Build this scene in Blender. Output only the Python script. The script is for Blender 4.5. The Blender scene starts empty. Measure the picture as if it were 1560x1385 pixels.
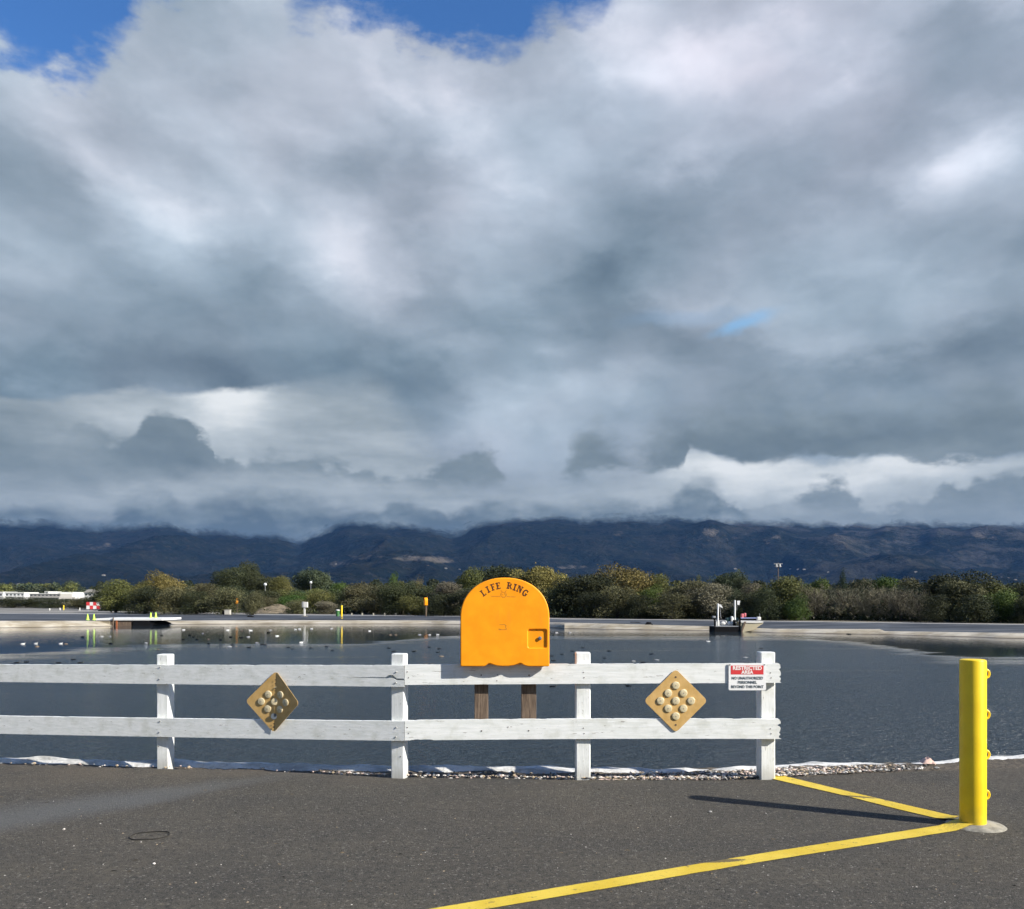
import bpy, bmesh, math, random
import numpy as np
from mathutils import Vector, Matrix, noise as mnoise
R = math.radians
C = bpy.context.scene.collection
F = 1300.0          # focal length in photo pixels (photo is 1560 wide)
CX, HY, EYE = 780.0, 912.0, 1.6
rnd = random.Random(7)

# ------------------------------------------------------------------ camera
cd = bpy.data.cameras.new('camera')
cam = bpy.data.objects.new('camera', cd); C.objects.link(cam)
cam.location = (0, 0, EYE); cam.rotation_euler = (R(90), 0, 0)
cd.sensor_width = 36; cd.sensor_fit = 'HORIZONTAL'
cd.lens = 36 * F / 1560
cd.shift_y = (HY - 692.5) / 1560
cd.clip_start = .1; cd.clip_end = 40000
bpy.context.scene.camera = cam

# ------------------------------------------------------------------ exposure
sc = bpy.context.scene
sc.view_settings.view_transform = 'Standard'
sc.view_settings.look = 'None'
sc.view_settings.exposure = 1.0
sc.view_settings.gamma = 1
sc.view_settings.use_curve_mapping = False
sc.cycles.volume_bounces = 0
sc.cycles.max_bounces = 6
sc.cycles.transparent_max_bounces = 6
sc.cycles.use_denoising = True
sc.cycles.use_adaptive_sampling = True
sc.cycles.adaptive_threshold = .03

# ------------------------------------------------------------------ sun
SUN_EL, = (R(31.0),)
to_sun = Vector((.90, -.43, 0)).normalized() * math.cos(SUN_EL) + Vector((0, 0, math.sin(SUN_EL)))
sl = bpy.data.lights.new('sun', 'SUN'); sl.energy = 4.5; sl.angle = R(.5); sl.color = (1, .945, .86)
so = bpy.data.objects.new('sun', sl); C.objects.link(so)
so.rotation_euler = to_sun.to_track_quat('Z', 'Y').to_euler()
so.location = (20, -10, 30)

# ------------------------------------------------------------------ node helper
class NT:
    def __init__(s, nt): s.t = nt; s.n = nt.nodes; s.l = nt.links
    def put(s, sock, v):
        if hasattr(v, 'is_output') or isinstance(v, bpy.types.NodeSocket): s.l.new(v, sock)
        elif isinstance(v, (tuple, list)) and len(v) == 3 and len(sock.default_value) == 4: sock.default_value = (*v, 1)
        else: sock.default_value = v
    def m(s, op, a, b=None, c=None, clamp=False):
        n = s.n.new('ShaderNodeMath'); n.operation = op; n.use_clamp = clamp
        s.put(n.inputs[0], a)
        if b is not None: s.put(n.inputs[1], b)
        if c is not None: s.put(n.inputs[2], c)
        return n.outputs[0]
    def add(s, a, b): return s.m('ADD', a, b)
    def sub(s, a, b): return s.m('SUBTRACT', a, b)
    def mul(s, a, b): return s.m('MULTIPLY', a, b)
    def mad(s, a, b, c): return s.m('MULTIPLY_ADD', a, b, c)
    def sm(s, v, a, b, o0=0., o1=1.):
        n = s.n.new('ShaderNodeMapRange'); n.interpolation_type = 'SMOOTHSTEP'
        s.put(n.inputs[0], v); s.put(n.inputs[1], a); s.put(n.inputs[2], b); s.put(n.inputs[3], o0); s.put(n.inputs[4], o1)
        return n.outputs[0]
    def noise(s, vec, scale, det=4., rough=.5, out=0, dist=0.):
        n = s.n.new('ShaderNodeTexNoise'); 
        if vec is not None: s.put(n.inputs['Vector'], vec)
        n.inputs['Scale'].default_value = scale; n.inputs['Detail'].default_value = det
        n.inputs['Roughness'].default_value = rough; n.inputs['Distortion'].default_value = dist
        return n.outputs[out]
    def vor(s, vec, scale, feat='F1', det=0., out='Distance', rnds=1.):
        n = s.n.new('ShaderNodeTexVoronoi'); n.feature = feat
        if vec is not None: s.put(n.inputs['Vector'], vec)
        n.inputs['Scale'].default_value = scale; n.inputs['Detail'].default_value = det
        n.inputs['Randomness'].default_value = rnds; n.inputs['Roughness'].default_value = .45
        return n.outputs[out]
    def mapv(s, vec, scale=(1, 1, 1), loc=(0, 0, 0), rot=(0, 0, 0)):
        n = s.n.new('ShaderNodeMapping'); s.put(n.inputs[0], vec)
        n.inputs['Location'].default_value = loc; n.inputs['Scale'].default_value = scale; n.inputs['Rotation'].default_value = rot
        return n.outputs[0]
    def xyz(s, vec):
        n = s.n.new('ShaderNodeSeparateXYZ'); s.put(n.inputs[0], vec); return n.outputs
    def comb(s, x, y, z):
        n = s.n.new('ShaderNodeCombineXYZ'); s.put(n.inputs[0], x); s.put(n.inputs[1], y); s.put(n.inputs[2], z); return n.outputs[0]
    def mix(s, f, a, b, mode='MIX'):
        n = s.n.new('ShaderNodeMix'); n.data_type = 'RGBA'; n.blend_type = mode
        s.put(n.inputs[0], f); s.put(n.inputs[6], a); s.put(n.inputs[7], b); return n.outputs[2]
    def ramp(s, f, stops):
        n = s.n.new('ShaderNodeValToRGB'); s.put(n.inputs[0], f)
        e = n.color_ramp.elements
        while len(e) < len(stops): e.new(.5)
        for q, (p, c) in zip(e, stops): q.position = p; q.color = (*c, 1)
        return n.outputs[0]
    def bump(s, h, st=.3, d=.01, nrm=None):
        n = s.n.new('ShaderNodeBump'); s.put(n.inputs['Height'], h); n.inputs['Strength'].default_value = st
        n.inputs['Distance'].default_value = d
        if nrm is not None: s.put(n.inputs['Normal'], nrm)
        return n.outputs[0]
    def geo(s, name='Position'): return s.n.new('ShaderNodeNewGeometry').outputs[name]
    def tc(s, name='Object'): return s.n.new('ShaderNodeTexCoord').outputs[name]
    def objrand(s): return s.n.new('ShaderNodeObjectInfo').outputs['Random']
    def attr(s, name, out='Fac'):
        n = s.n.new('ShaderNodeAttribute'); n.attribute_name = name; return n.outputs[out]

def material(name, fn=None, color=(.5, .5, .5), rough=.6, metal=0., spec=.5):
    m = bpy.data.materials.new(name); m.use_nodes = True
    g = NT(m.node_tree); b = g.n['Principled BSDF']
    b.inputs['Base Color'].default_value = (*color, 1); b.inputs['Roughness'].default_value = rough
    b.inputs['Metallic'].default_value = metal; b.inputs['Specular IOR Level'].default_value = spec
    if fn: fn(g, b)
    return m

# ------------------------------------------------------------------ sky
def build_sky():
    w = bpy.data.worlds.new('World'); sc.world = w; w.use_nodes = True
    w.node_tree.nodes.clear(); g = NT(w.node_tree)
    d = g.tc('Generated'); x, y, z = g.xyz(d)
    az = g.m('ARCTAN2', x, y)
    hyp = g.m('SQRT', g.add(g.mul(x, x), g.mul(y, y)))
    el = g.m('ARCTAN2', z, hyp)
    def UV(px, py):
        a = math.atan((px - CX) / F)
        return a * F, math.atan((HY - py) / F * math.cos(a)) * F
    U = g.mul(az, F); V = g.mul(el, F)
    # flatter noise towards the horizon, as perspective makes cloud decks look
    dv = g.mapv(d, (1, 1, 1.9))
    wn = g.noise(dv, 5.5, 6, .58, out=1)
    wr, wg, wb = g.xyz(wn)
    wn2 = g.noise(g.mapv(d, (1, 1, 1.5), (3, 1, 7)), 17, 5, .6, out=1)
    w2r, w2g, w2b = g.xyz(wn2)
    U2 = g.add(U, g.add(g.mul(g.sub(wr, .5), 120), g.mul(g.sub(w2r, .5), 60)))
    V2 = g.add(V, g.add(g.mul(g.sub(wg, .5), 85), g.mul(g.sub(w2g, .5), 46)))
    V3 = g.add(V, g.add(g.mul(g.sub(wb, .5), 55), g.mul(g.sub(w2b, .5), 34)))   # gently warped: crisper, for low layers
    U3 = g.add(U, g.mul(g.sub(w2b, .5), 50))
    fb = g.noise(g.mapv(d, (1, 1, 1.45), (5, 0, 2)), 5.4, 6, .46)
    fb2 = g.noise(g.mapv(d, (1, 1, 1.3), (1, 4, 2)), 3.2, 5, .5)
    fine = g.noise(g.mapv(d, (1, 1, 2.4), (8, 2, 2)), 26, 5, .55)
    streak = g.noise(g.mapv(d, (1, 1, 6.), (2, 2, 2)), 8, 5, .55)
    puff = g.vor(g.mapv(g.mix(.10, d, wn2), (1, 1, 1.5)), 11, 'F1', 1.)
    rA = g.noise(g.mapv(d, (1, 1, 1.7), (5, 0, 2)), 5.5, 3, .45); rB = g.noise(g.mapv(d, (1, 1, 1.7), (5.014, 0, 2.036)), 5.5, 3, .45)
    relief = g.sub(rA, rB)
    bw = g.mapv(g.mix(.13, d, wn), (1, 1, 1.35), (.3, 0, .1)); bil = g.vor(bw, 4.4, 'F1', 1.)
    bw2 = g.mapv(g.mix(.13, d, wn), (1, 1, 1.35), (.285, 0, .065)); bil2 = g.vor(bw2, 4.4, 'F1', 1.)
    lobe = g.sub(bil2, bil)
    rC = g.noise(g.mapv(d, (1, 1, 1.9), (2, 0, 9)), 20, 3, .5); rD = g.noise(g.mapv(d, (1, 1, 1.9), (2.006, 0, 9.012)), 20, 3, .5)
    relief2 = g.sub(rC, rD)
    def curve(pts, u):
        n = g.n.new('ShaderNodeFloatCurve')
        cm = n.mapping; cm.use_clip = False; cm.extend = 'HORIZONTAL'; c = cm.curves[0]
        A0, A1 = -.62 * F, .62 * F
        ps = []
        for px, py in pts:
            uu, vv = UV(px, py); ps.append(((uu - A0) / (A1 - A0), vv / 1000))
        while len(c.points) < len(ps): c.points.new(.5, .5)
        for q, p in zip(c.points, ps): q.location = p; q.handle_type = 'AUTO_CLAMPED'
        cm.update()
        s_ = g.m('MULTIPLY_ADD', u, 1 / (A1 - A0), -A0 / (A1 - A0), clamp=True)
        g.put(n.inputs['Value'], s_)
        return g.mul(n.outputs[0], 1000)
    def blob(acc, px, py, sx, sy, amp, u=U2, v=V2, rot=0.):
        cu, cv = UV(px, py)
        du = g.sub(u, cu); dv_ = g.sub(v, cv)
        if rot:
            c_, s_ = math.cos(R(rot)), math.sin(R(rot))
            du, dv_ = g.add(g.mul(du, c_), g.mul(dv_, s_)), g.sub(g.mul(dv_, c_), g.mul(du, s_))
        a = g.mul(du, 1 / sx); b = g.mul(dv_, 1 / sy)
        e = g.m('EXPONENT', g.mul(g.add(g.mul(a, a), g.mul(b, b)), -1.))
        return g.mad(e, amp, acc)
    def tone(t):
        return g.ramp(t, [(0, (.066, .094, .118)), (.25, (.110, .146, .174)), (.5, (.174, .215, .250)), (.75, (.262, .308, .350)), (1, (.41, .450, .49))])
    def tone_low(t): return g.mix(1, tone(t), (1.06, 1.0, .93), 'MULTIPLY')
    def over(base, col, mask): return g.mix(mask, base, col)

    # blue sky behind everything
    sky = g.n.new('ShaderNodeTexSky'); sky.sky_type = 'NISHITA'; sky.sun_disc = False
    sky.sun_elevation = SUN_EL; sky.sun_rotation = math.atan2(to_sun.x, to_sun.y)
    sky.air_density = 1.0; sky.dust_density = .25; sky.ozone_density = 3.0
    blue = g.mix(1, sky.outputs[0], (.038, .062, .088), 'MULTIPLY')
    # high bright backing seen through the gaps
    tb = g.add(g.mul(g.sub(streak, .5), .4), .56)
    tb = g.add(tb, g.mul(relief2, .25))
    for b in [(1110, 712, 110, 34, .38), (1370, 712, 140, 24, .34), (350, 625, 60, 50, .42), (340, 600, 90, 14, .16), (170, 640, 70, 25, .16), (780, 670, 160, 20, .10), (1250, 740, 200, 25, .15), (40, 660, 90, 60, -.25), (560, 630, 160, 50, -.06)]:
        tb = blob(tb, *b, u=U3, v=V3)
    col = tone_low(tb)
    # the blue above the main deck
    top_e = curve([(-60, -10), (0, 18), (60, 40), (100, 66), (125, 70), (150, 40), (185, 8), (215, -30), (300, -80), (400, -90), (450, -40), (520, -34), (580, -24), (620, 0), (650, 28), (690, 36), (740, 38), (790, 18), (820, -16), (880, -50), (1000, -90), (1100, -140), (1560, -180)], U3)
    # main deck
    t = g.add(.725, g.add(g.mul(g.sub(fb, .5), .22), g.mul(g.sub(fb2, .5), .10)))
    t = g.add(t, g.mul(g.sub(.34, puff), .12))
    t = g.add(t, g.mul(g.sub(.40, bil), .26)); t = g.add(t, g.mul(lobe, .8))
    t = g.add(t, g.mul(relief, .45)); t = g.add(t, g.mul(relief2, .18))
    t = g.add(t, g.sm(V, 250, 820, -.22, .08))
    for b in [(560, 130, 95, 75, .15), (470, 60, 90, 50, .05), (330, 70, 110, 45, .06), (50, 190, 100, 70, .12), (40, 110, 60, 30, .10), (150, 250, 130, 34, .20, U2, V3, -40), (260, 345, 75, 60, .20),
              (900, 90, 100, 60, .10), (1010, 130, 60, 60, .10), (1330, 20, 300, 90, .15), (1480, 235, 110, 36, .46, U2, V3, 18), (1500, 215, 60, 20, .12, U3, V2, 18), (1430, 285, 60, 26, .16), (525, 395, 62, 62, .30, U3, V3), (490, 440, 50, 40, .10),
              (800, 290, 115, 80, .26, U3, V3), (340, 175, 55, 40, .10), (50, 400, 100, 50, .16), (860, 140, 70, 50, .08), (1060, 230, 60, 40, .10),
              (190, 170, 70, 45, -.13), (340, 125, 40, 26, -.16), (510, 262, 80, 26, -.20), (330, 260, 70, 40, -.08), (60, 285, 80, 36, -.09), (20, 340, 60, 30, -.06), (640, 200, 30, 60, -.08),
              (130, 555, 320, 34, -.28), (420, 562, 240, 34, -.24), (380, 480, 240, 40, -.10), (640, 360, 50, 100, -.14), (980, 330, 90, 100, -.16), (1150, 390, 230, 50, -.12), (1200, 200, 130, 60, -.10), (1300, 240, 90, 30, -.06),
              (1500, 500, 130, 40, -.24), (860, 440, 170, 50, -.16), (1300, 470, 160, 30, -.04), (680, 490, 90, 40, -.16), (1130, 470, 120, 22, .06), (1400, 400, 140, 40, .06)]:
        t = blob(t, *b)
    for b in [(850, 585, 120, 36, .30, U3, V3, 6), (700, 525, 60, 14, .20, U3, V3), (840, 530, 40, 14, .26, U3, V3), (970, 570, 50, 34, .20, U3, V3), (720, 640, 120, 36, .12), (620, 560, 60, 24, .05), (1180, 560, 140, 40, .02)]:
        t = blob(t, *b)
    t = g.mad(t, .80, .125)
    hue = g.noise(g.mapv(d, (1, 1, 1.5), (9, 9, 1)), 4.5, 3, .5)
    warm = g.mul(g.sm(V, 250, 700), g.sm(U, -500, 500, .35, 1.))
    deck = g.mix(1, tone(t), g.mix(warm, (1, 1, 1), (1.06, .99, 1.02)), 'MULTIPLY')
    deck = g.mix(1, deck, g.ramp(hue, [(.35, (.965, 1.0, 1.02)), (.65, (1.045, .995, 1.0))]), 'MULTIPLY')
    dm_top = g.sm(g.add(g.sub(top_e, V3), g.add(g.mul(g.sub(fine, .5), 90), g.mul(g.sub(.3, puff), 50))), -20, 34)
    bot_e = curve([(-60, 606), (100, 606), (200, 600), (270, 597), (340, 593), (420, 590), (470, 590), (560, 600), (640, 680), (760, 750), (900, 740), (1000, 722), (1045, 690), (1150, 700), (1560, 694)], U3)
    soft = g.sm(U, UV(380, 600)[0], UV(600, 600)[0], 8, 60)
    soft = g.add(g.mul(soft, g.sm(U, UV(1070, 0)[0], UV(990, 0)[0])), g.sm(U, UV(990, 0)[0], UV(1070, 0)[0], 0, 12))
    dm_bot = g.sm(g.sub(V3, bot_e), g.mul(soft, -.6), soft)
    col = over(col, deck, dm_bot)
    hole = blob(0., 1135, 492, 58, 13, 1.15, u=U3, v=V3, rot=12)
    hole = g.sm(g.add(hole, g.mul(g.sub(fine, .5), .9)), .25, 1.3, 0, .72)
    col = over(col, (.13, .27, .44), hole)
    hole2 = g.sm(blob(0., 1040, 482, 110, 16, 1., u=U3, v=V3), .2, 1.1, 0, .25)
    col = over(col, (.15, .25, .38), hole2)
    col = over(blue, col, dm_top)
    # mid dark cumulus
    ce = curve([(-60, 640), (0, 628), (50, 655), (80, 665), (110, 640), (140, 645), (170, 660), (205, 642), (222, 605), (258, 595), (300, 610), (325, 640), (333, 684), (360, 672), (372, 690), (390, 672), (460, 678), (500, 690), (560, 700), (640, 692), (735, 664), (790, 704), (840, 706),
                (872, 662), (905, 626), (935, 624), (965, 640), (1010, 605), (1060, 570), (1130, 548), (1250, 540), (1400, 560), (1480, 530), (1560, 515)], U3)
    cb = curve([(-60, 752), (200, 752), (400, 742), (700, 748), (850, 722), (1030, 720), (1045, 684), (1100, 688), (1170, 704), (1230, 688), (1300, 698), (1400, 702), (1480, 702), (1560, 684)], U3)
    lw = g.sm(U, UV(760, 0)[0], UV(1060, 0)[0], 12, 90)
    cm1 = g.sm(g.add(g.sub(ce, V3), g.add(g.mul(g.sub(.3, puff), 42), g.mul(g.sub(fine, .5), 46))), -8, lw)
    cm2 = g.sm(g.add(g.sub(V3, cb), g.mul(g.sub(fine, .5), 34)), -6, g.sm(U, UV(300, 0)[0], UV(1000, 0)[0], 46, 8))
    tcu = g.add(.30, g.add(g.mul(g.sub(fb, .5), .26), g.mul(g.sub(fine, .5), .10)))
    tcu = g.add(tcu, g.mul(lobe, .35)); tcu = g.add(tcu, g.mul(relief2, .25)); tcu = g.add(tcu, g.mul(relief, .35))
    for b in [(1250, 670, 320, 36, -.20), (960, 700, 110, 26, -.12), (110, 610, 90, 22, .10), (40, 700, 90, 50, -.02), (260, 680, 110, 60, -.12), (560, 735, 280, 22, .02), (720, 700, 90, 30, -.08), (470, 720, 120, 20, -.04), (100, 680, 50, 40, .12), (1350, 580, 150, 30, .08)]:
        tcu = blob(tcu, *b, u=U3, v=V3)
    col = over(col, tone_low(tcu), g.mul(cm1, cm2))
    # low right cumulus
    ee = curve([(-60, 900), (980, 900), (1060, 800), (1100, 770), (1150, 752), (1200, 742), (1240, 724), (1290, 724), (1320, 752), (1380, 750), (1400, 756), (1440, 722), (1470, 720), (1500, 700), (1560, 690), (1640, 690)], U3)
    em = g.sm(g.add(g.sub(ee, V3), g.add(g.mul(g.sub(.3, puff), 30), g.mul(g.sub(fine, .5), 26))), -6, 8)
    te = g.add(.36, g.add(g.mul(g.sub(fb, .5), .20), g.mul(g.sub(fine, .5), .20)))
    te = g.add(te, g.mul(relief2, .35))
    for b in [(1540, 735, 90, 25, -.10), (1180, 770, 80, 14, .14), (1260, 750, 60, 20, -.06)]: te = blob(te, *b, u=U3, v=V3)
    col = over(col, tone_low(te), em)
    # bank lying on the mountains
    fe = curve([(-60, 750), (0, 748), (150, 760), (200, 742), (240, 740), (300, 752), (420, 745), (560, 752), (700, 758), (780, 732), (820, 748), (900, 742), (1000, 745), (1060, 708), (1110, 738), (1150, 775), (1400, 782), (1560, 784)], U3)
    fm = g.sm(g.add(g.sub(fe, V3), g.add(g.mul(g.sub(.3, puff), 34), g.mul(g.sub(fine, .5), 20))), -10, 20)
    tf = g.add(.34, g.add(g.mul(g.sub(streak, .5), .26), g.mul(g.sub(fine, .5), .22)))
    tf = g.add(tf, g.mul(relief2, .8)); tf = g.add(tf, g.mul(lobe, .35)); tf = g.add(tf, g.mul(g.sub(.3, puff), .4))
    for b in [(60, 762, 120, 10, .14), (230, 760, 36, 16, .16), (200, 785, 120, 10, .04), (420, 752, 60, 12, .04), (780, 750, 40, 22, .30), (870, 765, 50, 20, .14), (930, 760, 40, 16, .18), (1065, 735, 45, 30, .34), (1000, 770, 60, 15, .1), (480, 790, 170, 20, -.12), (660, 785, 100, 16, -.06), (1300, 785, 200, 12, .14), (300, 730, 200, 10, -.08), (560, 740, 160, 12, -.06)]:
        tf = blob(tf, *b, u=U3, v=V3)
    col = over(col, tone_low(tf), fm)
    bg = g.n.new('ShaderNodeBackground'); g.put(bg.inputs[0], col); bg.inputs[1].default_value = SKY_K
    out = g.n.new('ShaderNodeOutputWorld'); g.l.new(bg.outputs[0], out.inputs[0])
    w.cycles.sampling_method = 'MANUAL'; w.cycles.sample_map_resolution = 512
SKY_K = 1.0
build_sky()

# ------------------------------------------------------------------ mesh helpers
def origin(o):
    v = Vector((0, 0, 0))
    while o is not None: v += o.location; o = o.parent
    return v
def props(o, label=None, cat=None, group=None, kind=None):
    if label: o['label'] = label
    if cat: o['category'] = cat
    if group: o['group'] = group
    if kind: o['kind'] = kind
    return o
def thing(name, loc, label, cat, group=None):
    o = bpy.data.objects.new(name, None); C.objects.link(o); o.location = loc
    o.empty_display_size = .2
    return props(o, label, cat, group)
class MB:
    def __init__(s): s.v = []; s.f = []; s.mi = []
    def addv(s, vs): k = len(s.v); s.v += [tuple(q) for q in vs]; return k
    def poly(s, vs, mi=0):
        k = s.addv(vs); s.f.append(tuple(range(k, k + len(vs)))); s.mi.append(mi)
    def box(s, c, size, rz=0., rx=0., ry=0., mi=0):
        M = Matrix.Rotation(rz, 3, 'Z') @ Matrix.Rotation(ry, 3, 'Y') @ Matrix.Rotation(rx, 3, 'X'); c = Vector(c)
        h = [q / 2 for q in size]
        k = s.addv([c + M @ Vector((a * h[0], b * h[1], d * h[2])) for a in (-1, 1) for b in (-1, 1) for d in (-1, 1)])
        for f in ((0, 1, 3, 2), (4, 6, 7, 5), (0, 4, 5, 1), (2, 3, 7, 6), (0, 2, 6, 4), (1, 5, 7, 3)):
            s.f.append(tuple(k + i for i in f)); s.mi.append(mi)
    def tube(s, pts, rs, n=8, caps=True, mi=0):
        pts = [Vector(p) for p in pts]
        if not hasattr(rs, '__len__'): rs = [rs] * len(pts)
        k = len(s.v); up = None
        for i, p in enumerate(pts):
            d = (pts[min(i + 1, len(pts) - 1)] - pts[max(i - 1, 0)]).normalized()
            if up is None: up = Vector((0, 0, 1)) if abs(d.z) < .9 else Vector((1, 0, 0))
            a = d.cross(up).normalized(); b = a.cross(d).normalized()
            for j in range(n):
                t = 2 * math.pi * j / n
                s.v.append(tuple(p + (a * math.cos(t) + b * math.sin(t)) * rs[i]))
        for i in range(len(pts) - 1):
            for j in range(n):
                j2 = (j + 1) % n
                s.f.append((k + i * n + j, k + i * n + j2, k + (i + 1) * n + j2, k + (i + 1) * n + j)); s.mi.append(mi)
        if caps:
            s.f.append(tuple(k + j for j in range(n))[::-1]); s.mi.append(mi)
            q = k + (len(pts) - 1) * n; s.f.append(tuple(q + j for j in range(n))); s.mi.append(mi)
    def lathe(s, c, prof, n=16, axis='Z', mi=0):
        c = Vector(c); k = len(s.v)
        for r, h in prof:
            for j in range(n):
                t = 2 * math.pi * j / n
                q = (r * math.cos(t), r * math.sin(t), h)
                if axis == 'Y': q = (q[0], -q[2], q[1])
                if axis == 'X': q = (q[2], q[0], q[1])
                s.v.append(tuple(c + Vector(q)))
        for i in range(len(prof) - 1):
            for j in range(n):
                j2 = (j + 1) % n
                s.f.append((k + i * n + j, k + i * n + j2, k + (i + 1) * n + j2, k + (i + 1) * n + j)); s.mi.append(mi)
        s.f.append(tuple(k + j for j in range(n))[::-1]); s.mi.append(mi)
        q = k + (len(prof) - 1) * n; s.f.append(tuple(q + j for j in range(n))); s.mi.append(mi)
    def prism(s, pts, fn0, fn1, mi=0):
        """outline pts -> fn0(pt) front, fn1(pt) back"""
        n = len(pts); k = s.addv([fn0(p) for p in pts] + [fn1(p) for p in pts])
        s.f.append(tuple(k + i for i in range(n))); s.mi.append(mi)
        s.f.append(tuple(k + n + i for i in range(n))[::-1]); s.mi.append(mi)
        for i in range(n):
            j = (i + 1) % n
            s.f.append((k + i, k + n + i, k + n + j, k + j)); s.mi.append(mi)
    def build(s, name, mat, parent=None, smooth=False, fix=True, bevel=0., attr=None):
        me = bpy.data.meshes.new(name); o0 = origin(parent)
        me.from_pydata([(a - o0.x, b - o0.y, c - o0.z) for a, b, c in s.v], [], s.f)
        mats = mat if isinstance(mat, (list, tuple)) else [mat]
        for q in mats: me.materials.append(q)
        if len(mats) > 1: me.polygons.foreach_set('material_index', s.mi)
        if fix:
            bm = bmesh.new(); bm.from_mesh(me); bmesh.ops.recalc_face_normals(bm, faces=bm.faces[:]); bm.to_mesh(me); bm.free()
        if smooth:
            me.polygons.foreach_set('use_smooth', [True] * len(me.polygons))
            me.set_sharp_from_angle(angle=R(38))
        o = bpy.data.objects.new(name, me); C.objects.link(o)
        if parent is not None: o.parent = parent
        if bevel:
            b = o.modifiers.new('bevel', 'BEVEL'); b.width = bevel; b.segments = 2; b.limit_method = 'ANGLE'; b.angle_limit = R(40)
        return o
def children(o): return [q for q in list(bpy.data.objects) if q.parent == o]
def copy_tree(o, loc, rz=0., sc_=1., label=None, group=None):
    kids = {}
    for q in bpy.data.objects:
        if q.parent is not None: kids.setdefault(q.parent.name, []).append(q)
    def rec(a, par):
        c = a.copy(); C.objects.link(c); c.parent = par
        for k in kids.get(a.name, []): rec(k, c)
        return c
    c = rec(o, None); c.location = loc; c.rotation_euler = (0, 0, rz); c.scale = (sc_,) * 3 if not hasattr(sc_, '__len__') else sc_
    if label: c['label'] = label
    if group: c['group'] = group
    elif 'group' in c: del c['group']
    return c
def W(px, py, Y): return Vector(((px - CX) / F * Y, Y, EYE - (py - HY) / F * Y))
def G(px, py, z=0.):
    Y = F * (EYE - z) / (py - HY); return Vector(((px - CX) / F * Y, Y, z))
# ------------------------------------------------------------------ ground, lot, pond, banks
WZ = -.8      # water level
GZ = -.25     # far bank top level
def lerp_pts(pts):
    xs = [p[0] for p in pts]; ys = [p[1] for p in pts]
    return lambda x: float(np.interp(x, xs, ys))
def edge_fn(pts, z=0.):
    g = [G(px, py, z) for px, py in pts]
    a = (g[1].y - g[0].y) / (g[1].x - g[0].x); b = (g[-1].y - g[-2].y) / (g[-1].x - g[-2].x)
    L = [(-160, g[0].y + .06 * (g[0].x + 160) * 1)] + [(q.x, q.y) for q in g] + [(160, g[-1].y + .05 * (160 - g[-1].x))]
    return lerp_pts(L)
lot_edge = edge_fn([(0, 1162.5), (240, 1169), (400, 1173), (600, 1182), (888, 1186), (1110, 1186.5), (1190, 1183), (1300, 1177), (1420, 1171), (1560, 1167)])
crest = edge_fn([(0, 1153), (240, 1157.5), (400, 1162.5), (600, 1166), (700, 1167), (900, 1169), (1000, 1169.5), (1100, 1169), (1170, 1166), (1300, 1162), (1400, 1159.5), (1560, 1153)])

def m_asphalt(g, b):
    p = g.geo(); 
    n1 = g.noise(p, 140, 3, .7); n2 = g.noise(p, 1.1, 5, .6); v = g.vor(p, 95, 'F1', out='Color'); vr, vg, vb = g.xyz(v)
    n3 = g.noise(g.mapv(p, (.35, 1.2, 1), rot=(0, 0, .1)), 1.4, 4, .6); n4 = g.noise(g.mapv(p, (.7, 1, 1)), 22, 4, .75)
    base = g.mix(g.sm(n2, .3, .7), (.054, .052, .043), (.088, .081, .062))
    base = g.mix(g.mul(g.sm(n3, .38, .62), .75), base, (.040, .041, .038)); n9 = g.noise(p, .45, 4, .6); base = g.mix(g.mul(g.sm(n9, .48, .66), .55), base, (.096, .082, .060)); n8 = g.noise(g.mapv(p, (1, 1.4, 1), (4, 4, 0)), 3.6, 4, .7); base = g.mix(g.mul(g.sm(n8, .56, .70), .5), base, (.030, .030, .028))
    # aggregate: pale and dark stones
    big = g.noise(g.mapv(p, (1, .8, 1)), 30, 3, .75)
    base = g.mix(g.sm(n1, .36, .66), g.mix(.52, base, (.016, .015, .013)), g.mix(.42, base, (.17, .15, .12)))
    base = g.mix(g.mul(g.sm(vr, .93, .99), .6), base, (.26, .24, .21))
    base = g.mix(g.mul(g.sm(vg, .88, .96), .75), base, (.02, .02, .02))
    base = g.mix(g.mul(g.sm(big, .56, .76), .5), base, (.20, .18, .14))
    base = g.mix(g.mul(g.sm(big, .45, .30), .85), base, (.025, .025, .025))
    base = g.mix(g.mul(g.sm(n4, .52, .72), .55), base, (.145, .125, .09)); base = g.mix(g.mul(g.sm(n4, .47, .30), .7), base, (.026, .025, .022))
    # dried pale silt film left by a puddle, lower left
    x, y, z = g.xyz(p)
    wob = g.mul(g.sub(g.noise(p, 1.6, 5, .6), .5), 1.0)
    lineY = g.add(g.mad(x, .95, 9.66), g.mul(wob, .5))            # the smear climbs to the right
    dd = g.m('ABSOLUTE', g.sub(y, lineY))
    wid = g.sm(x, -4.2, -2.0, .95, .30)
    sil = g.mul(g.sm(dd, wid, g.mul(wid, .15)), g.mul(g.sm(x, -1.6, -3.0), g.sm(x, -6.5, -5.)))
    base = g.mix(g.mul(sil, .58), base, (.122, .126, .126))
    # brownish dirt along the edge
    base = g.mix(g.mul(g.mul(g.sm(y, 7.0, 8.0), g.sm(n2, .35, .6)), .5), base, (.115, .093, .068))
    # small tar patch lines
    g.put(b.inputs['Base Color'], base)
    g.put(b.inputs['Roughness'], g.sm(n1, .2, .8, .75, .95))
    h = g.add(g.mul(n1, .7), g.add(g.mul(vb, .5), g.mul(big, .6)))
    g.put(b.inputs['Normal'], g.bump(h, .9, .012)); b.inputs['Specular IOR Level'].default_value = .3
M_ASPH = material('asphalt', m_asphalt)
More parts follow.
